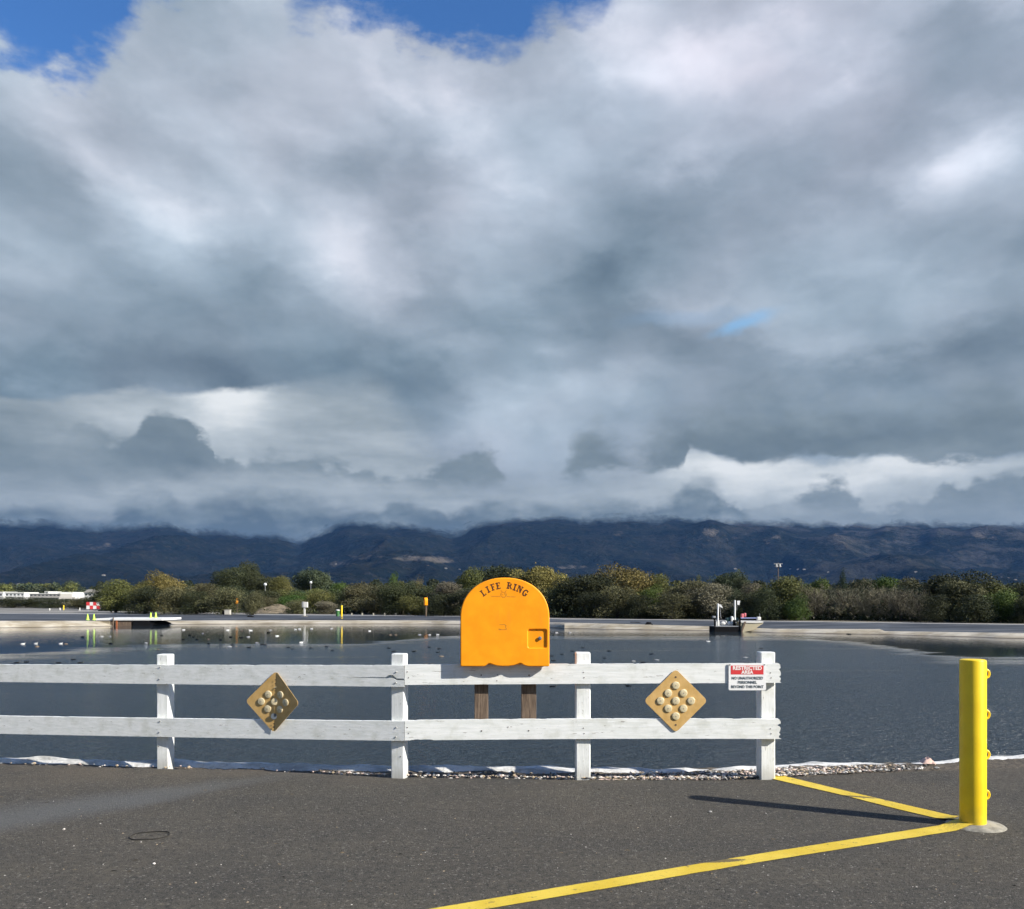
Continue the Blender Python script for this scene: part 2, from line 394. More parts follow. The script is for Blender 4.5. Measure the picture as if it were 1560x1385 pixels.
def m_dirt(g, b):
    p = g.geo(); n = g.noise(p, 25, 5, .7); n2 = g.noise(p, 2, 4, .6)
    c = g.mix(g.sm(n, .35, .7), (.035, .028, .02), (.15, .12, .085)); c = g.mix(g.mul(g.sm(n2, .4, .7), .5), c, (.05, .045, .035))
    g.put(b.inputs['Base Color'], c); b.inputs['Roughness'].default_value = .95
    g.put(b.inputs['Normal'], g.bump(n, .8, .02))
M_DIRT = material('dirt', m_dirt)
def m_liner(g, b):
    p = g.geo(); n = g.noise(g.mapv(p, (.6, 2, 2)), 5, 5, .65); n2 = g.noise(p, 22, 4, .6)
    c = g.mix(g.sm(n, .35, .62), (.36, .36, .34), (.64, .64, .62)); c = g.mix(g.mul(g.sm(n2, .5, .75), .5), c, (.22, .20, .16))
    g.put(b.inputs['Base Color'], c); b.inputs['Roughness'].default_value = .55
    g.put(b.inputs['Normal'], g.bump(g.noise(p, 9, 4, .6), .5, .03))
M_LINER = material('liner_sheet', m_liner)

# parking lot sheet with a slightly crumbling far edge
def build_lot():
    xs = [-150, -80, -40, -20] + [-12 + i * .05 for i in range(481)] + [20, 40, 80, 150]
    mb = MB(); prev = None
    rows = []
    for x in xs:
        e = lot_edge(x) + .035 * mnoise.noise(Vector((x * 5, 0, 3))) + .02 * mnoise.noise(Vector((x * 17, 4, 3)))
        rows.append([(x, -60, 0), (x, 4, 0), (x, e - .12, 0), (x, e, -.012), (x, e + .015, -.09)])
    k = len(rows[0])
    for r in rows: mb.v += r
    for i in range(len(rows) - 1):
        for j in range(k - 1):
            a = i * k + j; mb.f.append((a, a + k, a + k + 1, a + 1)); mb.mi.append(0)
    o = mb.build('parking_lot', M_ASPH, smooth=True); props(o, kind='structure', label='dark weathered asphalt of the parking lot')
build_lot()
def build_near_bank():
    xs = [-150, -80, -40, -20] + [-13 + i * .04 for i in range(651)] + [20, 40, 80, 150]
    # bare shoulder between the asphalt and the liner
    mb = MB(); k = 4; n = 0
    for x in xs:
        e = lot_edge(x) - .3; c = crest(x)
        z = lambda y: -.055 + .03 * mnoise.noise(Vector((x * 2, y * 6, 1))) + .012 * mnoise.noise(Vector((x * 12, y * 12, 1)))
        lift = float(np.interp(x, [-3, 1, 2.4, 6], [0, .015, .04, .045]))
        for q in range(k):
            y = e + (c + .05 - e) * q / (k - 1); mb.v.append((x, y, z(y) + (lift if q else 0)))
    for i in range(len(xs) - 1):
        for j in range(k - 1):
            a = i * k + j; mb.f.append((a, a + k, a + k + 1, a + 1)); mb.mi.append(0)
    props(mb.build('dirt_shoulder', M_DIRT, smooth=True), kind='structure')
    # liner: rolls over the crest and down into the water
    prof = [(-.20, -.05), (-.14, -.035), (-.07, -.01), (0, .0), (.05, -.012), (.12, -.07), (.3, -.19), (.6, -.38), (1.1, -.66), (1.35, -.80), (1.9, -1.1), (3.2, -1.8)]
    mb = MB(); k = len(prof)
    for x in xs:
        c = crest(x)
        w1 = mnoise.noise(Vector((x * .9, 2, 5))); w2 = mnoise.noise(Vector((x * 3.1, 7, 5)))
        pw = float(np.interp(x, [-6, -.5, .3, 2.5, 9], [.30, .5, .5, 1.0, 1.15]))   # how much of the liner folds back over the crest
        for (dy, dz) in prof:
            yy = dy * pw if dy < 0 else dy
            n3 = mnoise.noise(Vector((x * 2.2, (dy + c) * 7, 9))); n4 = mnoise.noise(Vector((x * 7, dy * 16, 2)))
            amp = .024 if dy < .1 else .05
            mb.v.append((x, c + yy + .05 * w1 + .03 * w2 * (dy < 0), dz + amp * n3 + .012 * n4 + (.018 * w2 + .015 * w1 if dy < .1 else 0) + (-.03 * (dy / -.2) if dy < 0 else 0)))
    for i in range(len(xs) - 1):
        for j in range(k - 1):
            a = i * k + j; mb.f.append((a, a + k, a + k + 1, a + 1)); mb.mi.append(0)
    props(mb.build('pond_liner', M_LINER, smooth=True), kind='structure', label='wrinkled white liner over the near bank of the pond')
build_near_bank()

# --- far bank, feature rows given along the water line
water_y = lerp_pts([(-700, 958), (-200, 957.5), (0, 956.5), (100, 955), (165, 954), (235, 951.5), (300, 951), (400, 950.6), (650, 950.6), (760, 952.5), (860, 957.4), (950, 959), (1080, 960.8), (1180, 964), (1340, 966.6), (1560, 973), (1800, 980), (2400, 992)])
liner_y = lerp_pts([(-700, 948), (0, 946.6), (165, 946.5), (235, 946.5), (300, 946.2), (400, 945.6), (650, 946), (760, 947.4), (860, 949.4), (950, 951.4), (1080, 955), (1180, 958.7), (1340, 959.2), (1346, 962.3), (1560, 965.5), (1800, 971), (2400, 981)])
bench_y = lerp_pts([(-700, 938), (0, 936.8), (235, 938.5), (300, 939.5), (400, 940), (650, 942.6), (760, 943.6), (860, 946), (1080, 948.6), (1180, 950), (1560, 955.4), (1800, 960), (2400, 966)])
top_y = lerp_pts([(-700, 936), (0, 934.8), (235, 936.0), (300, 936.4), (400, 936.8), (650, 938.6), (760, 940), (860, 943.6), (1080, 945.4), (1180, 947), (1560, 952), (1800, 956), (2400, 961)])
def bank_row(px):
    u = (px - CX) / F; wob = .35 * mnoise.noise(Vector((px * .02, 0, 0))) + .2 * mnoise.noise(Vector((px * .11, 3, 0)))
    def at(py, z, dy=0.): Y = F * (EYE - z) / (py - HY) + dy; return (u * Y, Y, z)
    def at2(py, back):      # distance fixed behind the water line, height from the row
        Y = F * (EYE - WZ) / (water_y(px) - HY) + back + wob; return (u * Y, Y, EYE - (py - HY) * Y / F)
    return [at(water_y(px) + .9, -1.5, wob), at(water_y(px), WZ, wob), at2(water_y(px) - (water_y(px) - liner_y(px)) * .5, .35), at2(liner_y(px), .75), at2(liner_y(px) - .8, 1.1),
            at(bench_y(px), -.36), at(top_y(px), GZ - .02), at(top_y(px) - 1.2, GZ)]
def m_bank_liner(g, b):
    p = g.geo(); n = g.noise(g.mapv(p, (.35, 1, 3)), .9, 5, .65); n2 = g.noise(g.mapv(p, (.2, 1, 6)), 2.5, 3, .6)
    x, y, z = g.xyz(p)
    c = g.mix(g.sm(n, .35, .65), (.26, .22, .15), (.46, .42, .34)); c = g.mix(g.mul(g.sm(n2, .58, .74), .22), c, (.10, .08, .06))
    c = g.mix(g.mul(g.sm(z, WZ + .045, WZ + .015), .8), c, (.06, .045, .03))      # wet stain line above the water
    g.put(b.inputs['Base Color'], c); b.inputs['Roughness'].default_value = .7
def m_bench(g, b):
    p = g.geo(); n = g.noise(g.mapv(p, (.25, .8, 1)), .35, 5, .65); n2 = g.noise(g.mapv(p, (.12, 1, 1)), 1.1, 4, .6)
    c = g.mix(g.sm(n, .40, .60), (.014, .020, .030), (.058, .068, .082)); c = g.mix(g.mul(g.sm(n2, .55, .68), .7), c, (.15, .15, .15)); c = g.mix(g.mul(g.sm(n2, .45, .34), .6), c, (.02, .025, .03))
    g.put(b.inputs['Base Color'], c); b.inputs['Roughness'].default_value = .8
def m_topedge(g, b):
    p = g.geo(); n = g.noise(g.mapv(p, (.3, 1, 1)), .8, 5, .65)
    g.put(b.inputs['Base Color'], g.mix(g.sm(n, .3, .7), (.20, .20, .19), (.36, .35, .33))); b.inputs['Roughness'].default_value = .8
M_BL = material('bank_liner', m_bank_liner); M_BN = material('bank_bench', m_bench); M_BT = material('bank_edge', m_topedge)
def build_far_bank():
    pxs = [-1300, -900] + list(range(-700, 2401, 8)) + [2900, 3500]
    rows = [bank_row(px) for px in pxs]; k = len(rows[0])
    mb = MB()
    for r in rows: mb.v += r
    mis = [0, 0, 0, 0, 1, 1, 2]
    for i in range(len(rows) - 1):
        for j in range(k - 1):
            a = i * k + j; mb.f.append((a, a + k, a + k + 1, a + 1)); mb.mi.append(mis[j])
    o = mb.build('far_bank', [M_BL, M_BN, M_BT], smooth=True); props(o, kind='structure', label='sloped far bank of the pond with a tan liner strip')
    # terrain beyond, to the horizon
    def m_terrain(g, b):
        p = g.geo(); n = g.noise(p, .05, 6, .65); n2 = g.noise(p, .6, 4, .6); x, y, z = g.xyz(p)
        c = g.mix(g.sm(n, .4, .6), (.045, .042, .025), (.13, .11, .07)); c = g.mix(g.mul(g.sm(n2, .45, .7), .4), c, (.03, .035, .02))
        # paved service road and gravel pad on the left
        n3 = g.noise(g.mapv(p, (.08, .5, 1)), .5, 4, .6)
        pad = g.mul(g.sm(x, -30, -36), g.sm(y, 185, 165))
        c = g.mix(g.mul(pad, .85), c, g.mix(g.sm(n3, .4, .6), (.11, .11, .10), (.26, .25, .23)))
        g.put(b.inputs['Base Color'], c); b.inputs['Roughness'].default_value = .95
    MT = material('dry_ground', m_terrain)
    mb = MB(); ds = [0, 1.5, 4, 8, 16, 30, 60, 120, 250, 500, 1000, 2000, 4000, 7000, 12500]
    us = pxs
    for px in us:
        t = bank_row(px)[-1]; u = t[0] / t[1]
        for j, d in enumerate(ds):
            Y = min(t[1] + d, 12500); X = max(-13500, min(13500, u * Y))
            z = GZ + (.12 * mnoise.noise(Vector((X * .08, Y * .08, 0))) if 2 < j < 9 else 0)
            mb.v.append((X, Y, z))
    k = len(ds)
    for i in range(len(us) - 1):
        for j in range(k - 1):
            a = i * k + j; mb.f.append((a, a + k, a + k + 1, a + 1)); mb.mi.append(0)
    props(mb.build('terrain', MT, smooth=True), kind='structure')
    mb = MB(); mb.poly([(-13600, -13000, -2.8), (13600, -13000, -2.8), (13600, 12600, -2.8), (-13600, 12600, -2.8)])
    props(mb.build('ground', MT, fix=False), kind='structure')
build_far_bank()

# --- water
def m_water(g, b):
    p = g.geo(); x, y, z = g.xyz(p)
    b.inputs['Base Color'].default_value = (.030, .044, .056, 1)
    b.inputs['IOR'].default_value = 1.33
    # sheltered smooth water near the far bank, ruffled water in the middle and near
    u = g.m('DIVIDE', x, y)
    n0 = g.noise(g.mapv(p, (.03, .25, 1)), 1, 4, .6); n00 = g.noise(g.mapv(p, (.012, .8, 1), (3, 3, 0)), 1., 3, .6)
    bnd = g.add(g.add(g.sm(u, -.62, -.35, 33.5, 42), g.sm(u, -.2, -.05, 0, 8.5)), g.sm(u, .30, .55, 0., -20))
    bnd = g.add(bnd, g.mul(g.sub(n0, .5), 7)); bnd = g.add(bnd, g.mul(g.sub(n00, .5), 9))
    ruf = g.sm(g.sub(y, bnd), 4.5, -4.0)
    patch = g.mul(g.sm(g.noise(g.mapv(p, (.05, .5, 1), (9, 2, 0)), 1, 3, .5), .56, .66), g.sm(y, 16, 30))
    ruf = g.m('MULTIPLY', ruf, g.sub(1, g.mul(patch, .45)))
    g.put(b.inputs['Roughness'], g.mad(ruf, .19, .012))
    near = g.sm(y, 45, 14)
    w1 = g.noise(g.mapv(p, (1.0, 2.3, 1), rot=(0, 0, .12)), 3.2, 4, .62)
    w2 = g.noise(g.mapv(p, (1.6, 3.6, 1), rot=(0, 0, -.2)), 9., 3, .6)
    w3 = g.noise(g.mapv(p, (.25, .9, 1)), 1.3, 4, .6)
    w1 = g.sub(w1, .5); w2 = g.sub(w2, .5); w3 = g.sub(w3, .5)
    h = g.add(g.mul(w1, 1.5), g.mul(w2, g.mul(near, .5)))
    h = g.add(h, g.mul(w3, 1.3))
    bn = g.n.new('ShaderNodeBump'); g.put(bn.inputs['Height'], h); g.put(bn.inputs['Strength'], g.mad(ruf, .88, .02)); bn.inputs['Distance'].default_value = .13
    g.put(b.inputs['Normal'], bn.outputs[0])
M_WATER = material('pond_water', m_water)
def build_water():
    mb = MB(); us = [-1300, -900] + list(range(-700, 2401, 20)) + [2900, 3500]
    far = [bank_row(px) for px in us]
    for r in far:
        X, Y, z = r[1]; X *= 1.01; Y *= 1.01
        mb.v.append((X, Y, WZ)); mb.v.append((X, 9.2 if abs(X) < 30 else 9.2 + (abs(X) - 30) * .02, WZ))
    for i in range(len(us) - 1):
        a = i * 2; mb.f.append((a, a + 1, a + 3, a + 2)); mb.mi.append(0)
    o = mb.build('pond_water', M_WATER); props(o, kind='structure', label='ruffled grey blue water of the pond')
build_water()

# --- mountains (crest follows the cloud base that hides the real tops)
def npnoise(x, y, seed):
    xi = np.floor(x).astype(np.int64); yi = np.floor(y).astype(np.int64); xf = x - xi; yf = y - yi
    def h(a, b):
        n = (a * 374761393 + b * 668265263 + seed * 974634777) & 0x7fffffff
        n = ((n ^ (n >> 13)) * 1274126177) & 0x7fffffff
        return ((n ^ (n >> 16)) & 0xffff) / 65535.
    s = xf * xf * (3 - 2 * xf); t = yf * yf * (3 - 2 * yf)
    return (h(xi, yi) * (1 - s) + h(xi + 1, yi) * s) * (1 - t) + (h(xi, yi + 1) * (1 - s) + h(xi + 1, yi + 1) * s) * t
def fbm(x, y, seed, o=5, rough=.5, ridged=False):
    r = 0; a = 1; tot = 0
    for i in range(o):
        n = npnoise(x * 2 ** i, y * 2 ** i, seed + i)
        if ridged: n = 1 - abs(2 * n - 1)
        r = r + a * n; tot += a; a *= rough
    return r / tot
Y0, YC, Y1 = 2600., 7800., 10500.
cr_px = [-700, 0, 90, 150, 210, 240, 300, 345, 380, 420, 455, 475, 500, 530, 560, 640, 690, 715, 745, 800, 850, 900, 980, 1050, 1120, 1200, 1300, 1380, 1450, 1510, 1560, 2200]
cr_py = [793, 795, 799, 806, 801, 799, 808, 810, 818, 815, 825, 814, 806, 796, 797, 803, 812, 803, 794, 791, 789, 791, 789, 791, 794, 797, 799, 797, 799, 800, 800, 797]
def mountain_z(px, Y):
    px = np.asarray(px, float); Y = np.asarray(Y, float); u = (px - CX) / F; X = u * Y
    c = (HY - np.interp(px, cr_px, cr_py)) / F * YC
    c = c + 9. / F * YC
    c = c + 8 * (fbm(px * .05, px * 0, 5, 4) - .5) * 2 + 7 * (fbm(px * .25, px * 0, 15, 3) - .5)
    t = np.clip((Y - Y0) / (YC - Y0), 0, 1)
    p = t ** 1.75
    tb = np.clip((Y - YC) / (Y1 - YC), 0, 1)
    z = c * p * (1 - .5 * tb)
    r = fbm(X / 1500 + .3 * fbm(X / 900, Y / 900, 3), Y / 2600, 21, 6, .52, True)
    r2 = fbm(X / 520, Y / 900, 31, 5, .55, True)
    env = np.clip(t * 3.2, 0, 1) * np.clip((1 - t) * 2.2, 0, 1)
    z = z + env * ((r - .62) * 330 + (r2 - .6) * 120)
    # pale fronted foothill left of centre
    hill = np.exp(-((px - 600) / 95.) ** 2) * np.exp(-((Y - 5200) / 520.) ** 2) * 75
    for (hx, hy, hw, hh) in [(1180, 6400, 30, 90), (1350, 6500, 35, 90), (1430, 6300, 28, 80), (1540, 6300, 40, 80), (1230, 5300, 40, 40), (760, 6400, 45, 80), (650, 6500, 35, 60), (390, 6200, 50, 60), (60, 6000, 50, 60), (1080, 6300, 45, 110), (1285, 5900, 42, 110), (1490, 6100, 50, 90), (1400, 5000, 70, 40), (940, 6500, 50, 60), (210, 5600, 90, 50)]:
        hill = hill + np.exp(-np.abs((px - hx) / hw) ** 1.5) * np.exp(-((Y - hy) / 480.) ** 2) * hh
    lim = (HY - np.interp(px, cr_px, cr_py) + 2) / F * Y
    z = np.where(t < .93, np.minimum(z + hill, lim), z)
    return z + np.where(t <= 0.001, -6., 1.5)
def build_mountains():
    npx = 760; nY = 150
    px = np.linspace(-760, 2320, npx); Yv = Y0 + (Y1 - Y0) * (np.linspace(0, 1, nY) ** .95)
    P, YY = np.meshgrid(px, Yv, indexing='ij'); Z = mountain_z(P, YY); X = (P - CX) / F * YY
    me = bpy.data.meshes.new('mountains'); co = np.stack([X, YY, Z], -1).reshape(-1, 3).astype(np.float32)
    idx = np.arange(npx * nY).reshape(npx, nY)
    q = np.stack([idx[:-1, :-1], idx[1:, :-1], idx[1:, 1:], idx[:-1, 1:]], -1).reshape(-1, 4)
    me.vertices.add(len(co)); me.vertices.foreach_set('co', co.ravel())
    me.loops.add(q.size); me.loops.foreach_set('vertex_index', q.ravel().astype(np.int32))
    me.polygons.add(len(q)); me.polygons.foreach_set('loop_start', (np.arange(len(q)) * 4).astype(np.int32))
    try: me.polygons.foreach_set('loop_total', np.full(len(q), 4, np.int32))
    except Exception: pass
    me.polygons.foreach_set('use_smooth', np.ones(len(q), bool))
    me.update()
    # bare pale ground on some ridges
    py = HY - (Z - EYE) / YY * F
    pale = np.zeros_like(Z)
    for (bx, by, sx, sy, a) in [(560, 849, 45, 4, .5), (640, 851, 48, 4, 1.), (675, 855, 22, 3, 1.), (520, 860, 30, 5, .45), (1082, 811, 14, 6, 1.), (1100, 820, 30, 8, .4), (1185, 818, 10, 6, .6), (1165, 826, 12, 4, .5), (1280, 825, 20, 12, .5),
                                (1275, 815, 5, 4, .7), (1490, 815, 12, 6, 1.), (1400, 812, 40, 8, .35), (1420, 840, 90, 12, .3), (1512, 820, 8, 5, .7), (140, 832, 60, 7, .4), (165, 830, 8, 5, .7), (870, 864, 28, 2.5, .9), (940, 812, 12, 8, .4), (260, 832, 30, 4, .3), (1340, 855, 100, 10, .25)]:
        pale = np.maximum(pale, a * np.exp(-((P - bx) / sx) ** 2 - ((py - by) / sy) ** 2))
    cov = (py - np.interp(P, cr_px, cr_py)); cov = np.where(YY > YC + 60, -12, cov)
    at = me.attributes.new('below_cloud', 'FLOAT', 'POINT'); at.data.foreach_set('value', cov.ravel().astype(np.float32))
    at = me.attributes.new('along', 'FLOAT', 'POINT'); at.data.foreach_set('value', P.ravel().astype(np.float32))
    at = me.attributes.new('bare', 'FLOAT', 'POINT'); at.data.foreach_set('value', pale.ravel().astype(np.float32))
    def m_mt(g, b):
        p = g.geo(); n = g.noise(p, .004, 7, .68); n2 = g.noise(p, .02, 5, .7); nz = g.xyz(g.geo('Normal'))[2]
        x = g.xyz(p)[0]; rt = g.sm(x, 600, 3000); n4 = g.noise(g.mapv(p, (1, .5, 2.)), .0022, 8, .72)
        c = g.mix(g.sm(n, .35, .65), (.006, .010, .009), (.015, .018, .014)); c = g.mix(g.mul(g.sm(n2, .50, .66), .7), c, (.030, .029, .025))  # slope greens darkened in the colour to stand in for missing cloud shade
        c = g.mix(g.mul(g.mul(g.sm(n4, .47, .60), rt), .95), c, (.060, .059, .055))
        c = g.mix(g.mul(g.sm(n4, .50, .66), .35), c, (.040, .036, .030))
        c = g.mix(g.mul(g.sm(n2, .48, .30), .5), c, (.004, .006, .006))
        bare = g.attr('bare')
        c = g.mix(g.m('MULTIPLY', g.sm(g.add(bare, g.mul(g.sub(n2, .5), 1.6)), .28, .80), .85), c, (.115, .102, .085))
        g.put(b.inputs['Base Color'], c); b.inputs['Roughness'].default_value = 1; b.inputs['Specular IOR Level'].default_value = 0
        g.put(b.inputs['Normal'], g.bump(g.add(n2, n), .9, 45))
        cv = g.comb(g.attr('along'), g.mul(g.attr('below_cloud'), 1.7), 0.); q = g.noise(cv, .022, 5, .6); q2 = g.noise(cv, .10, 4, .6)
        cl = g.add(g.attr('below_cloud'), g.add(g.mul(g.sub(q, .5), 26), g.mul(g.sub(q2, .5), 8)))
        g.put(b.inputs['Alpha'], g.sm(cl, -6, 8))   # the slopes go up into the cloud
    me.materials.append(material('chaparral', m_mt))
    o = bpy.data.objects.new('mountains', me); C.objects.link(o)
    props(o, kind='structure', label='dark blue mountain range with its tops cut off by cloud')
build_mountains()

# --- air
def build_haze():
    m = bpy.data.materials.new('haze_air'); m.use_nodes = True; g = NT(m.node_tree); g.n.clear()
    v = g.n.new('ShaderNodeVolumePrincipled'); v.inputs['Color'].default_value = (.10, .26, .62, 1)
    v.inputs['Density'].default_value = HAZE
    o = g.n.new('ShaderNodeOutputMaterial'); g.l.new(v.outputs[0], o.inputs['Volume'])
    mb = MB(); mb.box((0, -250, 430), (27600, 27000, 870))
    b = mb.build('haze', m); props(b, kind='stuff', label='thin blue air between the pond and the mountains')
    b.visible_shadow = True
HAZE = 3.2e-5
build_haze()
# ------------------------------------------------------------------ materials for the near things
def m_whitewood(g, b, vertical=False):
    p = g.tc('Object')
    st = (14, 14, 1.2) if vertical else (1.2, 14, 14)
    n = g.noise(g.mapv(p, st), 3.2, 5, .65); n2 = g.noise(p, 7, 4, .6); n3 = g.noise(g.mapv(p, (2.5, 20, 20) if not vertical else (20, 20, 2.5)), 2.6, 4, .75)
    c = g.mix(g.sm(n, .3, .7), (.66, .68, .65), (.78, .79, .77)); c = g.mix(g.mul(g.sm(n2, .48, .72), .42), c, (.44, .45, .38))
    c = g.mix(g.mul(g.sm(n3, .635, .675), .8), c, (.24, .22, .19))          # paint worn off to grey wood in thin flakes
    c = g.mix(g.mul(g.sm(n3, .28, .22), .45), c, (.38, .38, .34))
    if vertical:
        z = g.xyz(p)[2]
        c = g.mix(g.mul(g.sm(g.add(z, g.mul(g.sub(n2, .5), .18)), .16, .0), .5), c, (.30, .28, .22))
    g.put(b.inputs['Base Color'], c); b.inputs['Roughness'].default_value = .62
    g.put(b.inputs['Normal'], g.bump(g.add(n, g.mul(n3, .8)), .35, .004))
M_RAIL = material('white_rail_paint', m_whitewood)
M_POST = material('white_post_paint', lambda g, b: m_whitewood(g, b, True))
def m_brown(g, b):
    p = g.tc('Object'); n = g.noise(g.mapv(p, (18, 18, 1.6)), 3, 5, .7); n2 = g.noise(p, 9, 3, .6)
    c = g.mix(g.sm(n, .3, .7), (.065, .042, .028), (.20, .145, .10)); c = g.mix(g.mul(g.sm(n2, .55, .7), .5), c, (.05, .035, .03))
    g.put(b.inputs['Base Color'], c); b.inputs['Roughness'].default_value = .85; g.put(b.inputs['Normal'], g.bump(n, .5, .006))
M_BROWN = material('brown_treated_wood', m_brown)
M_NAIL = material('rusty_nail', color=(.10, .075, .06), rough=.6, metal=.4)
M_BOLT = material('grey_bolt', color=(.30, .30, .29), rough=.45, metal=.7)

# ------------------------------------------------------------------ the white fence
fence = thing('white_fence', (0, 7.55, 0), 'weathered white two rail wooden fence with square posts along the pond edge', 'fence')
SB = 7.59      # distance of the second post
def make_post(px, base_py, top_py, width, rz, Y, lean=0.):
    s = F / Y; x = (px - CX) / s; top = EYE - (top_py - HY) / s
    mb = MB(); h = width / 2; r = random.Random(int(px))
    rows = [-.35] + [i * top / 14 for i in range(14)] + [top - .006, top]
    cs = []
    for i, z in enumerate(rows):
        q = h if i < len(rows) - 1 else h - .007
        ring = []
        for (a, b) in ((-1, -.86), (-.86, -1), (.86, -1), (1, -.86), (1, .86), (.86, 1), (-.86, 1), (-1, .86)):
            w = .0015 * mnoise.noise(Vector((px, z * 6, a * 3 + b)))
            X, Yy = a * (q + w), b * (q + w)
            ring.append((x + X * math.cos(rz) - Yy * math.sin(rz) + lean * z, Y + h + X * math.sin(rz) + Yy * math.cos(rz), z + (.004 * mnoise.noise(Vector((px, a, b))) if i >= len(rows) - 2 else 0)))
        cs.append(ring)
    for c in cs: mb.v += c
    for i in range(len(cs) - 1):
        for j in range(8):
            j2 = (j + 1) % 8; mb.f.append((i * 8 + j, i * 8 + j2, (i + 1) * 8 + j2, (i + 1) * 8 + j)); mb.mi.append(0)
    k = (len(cs) - 1) * 8; mb.f.append(tuple(range(k, k + 8))); mb.mi.append(0)
    return mb.build('post', M_POST, fence)
make_post(248.5, 1170, 997, .118, R(-6), 8.07)
make_post(607.5, 1186, 996, .121, R(-11.5), 7.60)
make_post(888.5, 1187, 994, .131, 0, 7.56)
p4 = make_post(1169.8, 1186, 993.7, .133, R(1), 7.56, -.0)
make_post(-260, 1160, 998, .118, R(-8), 9.1)

def rail(A, B, zA, zB, th=.04, seed=1, ragR=0., slit=None, name='rail', chip=.0035, endL=0., notch=None):
    """A,B = front face end points (x,y). zA/zB = (bottom, top) heights at each end."""
    A = Vector((*A, 0)); B = Vector((*B, 0)); L = (B - A).length; d = (B - A) / L; nrm = Vector((-d.y, d.x, 0))   # away from the camera
    n = int(L / .012); r = random.Random(seed)
    def hz(t, k): return zA[k] * (1 - t / L) + zB[k] * t / L
    pts = []
    sg = .007 * math.sin(seed)
    for i in range(n + 1):                                  # bottom edge
        t = L * i / n; w = .0013 * mnoise.noise(Vector((t * 25, seed, 0)))
        if notch and notch[0] < t < notch[1]: w += .012 * (.6 + .5 * mnoise.noise(Vector((t * 22, seed, 5))))
        pts.append((t, hz(t, 0) + w + sg * math.sin(math.pi * t / L)))
    if ragR:                                                # broken right end
        m = 13
        for i in range(1, m):
            f = i / m
            q = ragR * (.15 + .85 * abs(mnoise.noise(Vector((f * 9, seed * 3, 1))))) * (1.0 if f < .9 else 1.6)
            if i in (4, 9): q += .018 * r.random() + .008
            pts.append((L - q, hz(L, 0) + (hz(L, 1) - hz(L, 0)) * f))
    if slit:                                                # a split running in from the right end
        s_len, s_z, s_w = slit
        m = 16; up = []
        for i in range(m):
            f = i / (m - 1); t = L - s_len * f
            zc = s_z + .006 * mnoise.noise(Vector((t * 14, 3, seed))) + (-.010 if f < .14 else .014 if f < .28 else 0) * 1.
            wv = s_w * (1 - f) ** .8 * (1.6 if .16 < f < .30 else .8)
            up.append((t, zc, wv))
        pts += [(t, hz(L, 0) * 0 + zc - wv / 2) for t, zc, wv in up]
        pts += [(t, zc + wv / 2 + .0006) for t, zc, wv in up[::-1]]
    c = 0.
    for i in range(n + 1):                                  # top edge, chipped
        t = L * (1 - i / n)
        v = mnoise.noise(Vector((t * 7, seed, 7))); v2 = mnoise.noise(Vector((t * 40, seed, 9)))
        c = chip * max(0, v * 1.6 + v2 * .9)
        if ragR and i < 2: c += .01
        pts.append((t - (ragR * .5 if ragR and i == 0 else 0), hz(t, 1) - c + sg * math.sin(math.pi * t / L)))
    mb = MB()
    mb.prism(pts, lambda q: A + d * q[0] + Vector((0, 0, q[1])), lambda q: A + d * q[0] + nrm * th + Vector((0, 0, q[1])))
    o = mb.build(name, M_RAIL, fence)
    return o, A, d, nrm
def nail(par, A, d, t, z, r=.006, mat=None, proud=.004):
    c = A + d * t + Vector((0, 0, z)); nrm = Vector((-d.y, d.x, 0))
    mb = MB(); mb.tube([c + nrm * .004, c - nrm * proud * .6, c - nrm * proud], [r, r, r * .6], 8)
    mb.build('nail', mat or M_NAIL, par)
# right hand section: front plane at Y about 7.51
YR = 7.505
def zr(py, Y=YR): return EYE - (py - HY) / F * Y
xa = (616.5 - CX) / F * 7.55; xb = (1190.5 - CX) / F * 7.50
for (tl, bl, tr, br, sd, rg) in ((1013.2, 1044.2, 1010.5, 1040.3, 3, .022), (1098.5, 1129.3, 1095.3, 1125.8, 8, .035)):
    o, A, d, nr = rail((xa, 7.545), (xb, 7.505), (zr(bl), zr(tl)), (zr(br), zr(tr)), seed=sd, ragR=rg, chip=.006 if sd == 3 else .0045, notch=(.05, .25) if sd == 8 else None)
    def at(px): return ((px - CX) / F * 7.52 - xa)
    zc = (zr(tl) + zr(bl)) / 2
    pos = [(620, .5), (622, -.5), (889, .45), (890, -.45), (1173, .40), (1174, -.45)]
    if sd == 3: pos += [(733, -.04), (758, -.02), (806, -.05), (757, -1.0)]
    else: pos += [(733.5, -.06), (805.5, .0), (774, .62)]
    for px, f in pos:
        nail(o, A, d, at(px), zc + f * .052, r=.0065 if px in (733, 806, 733.5, 805.5) else .0048)
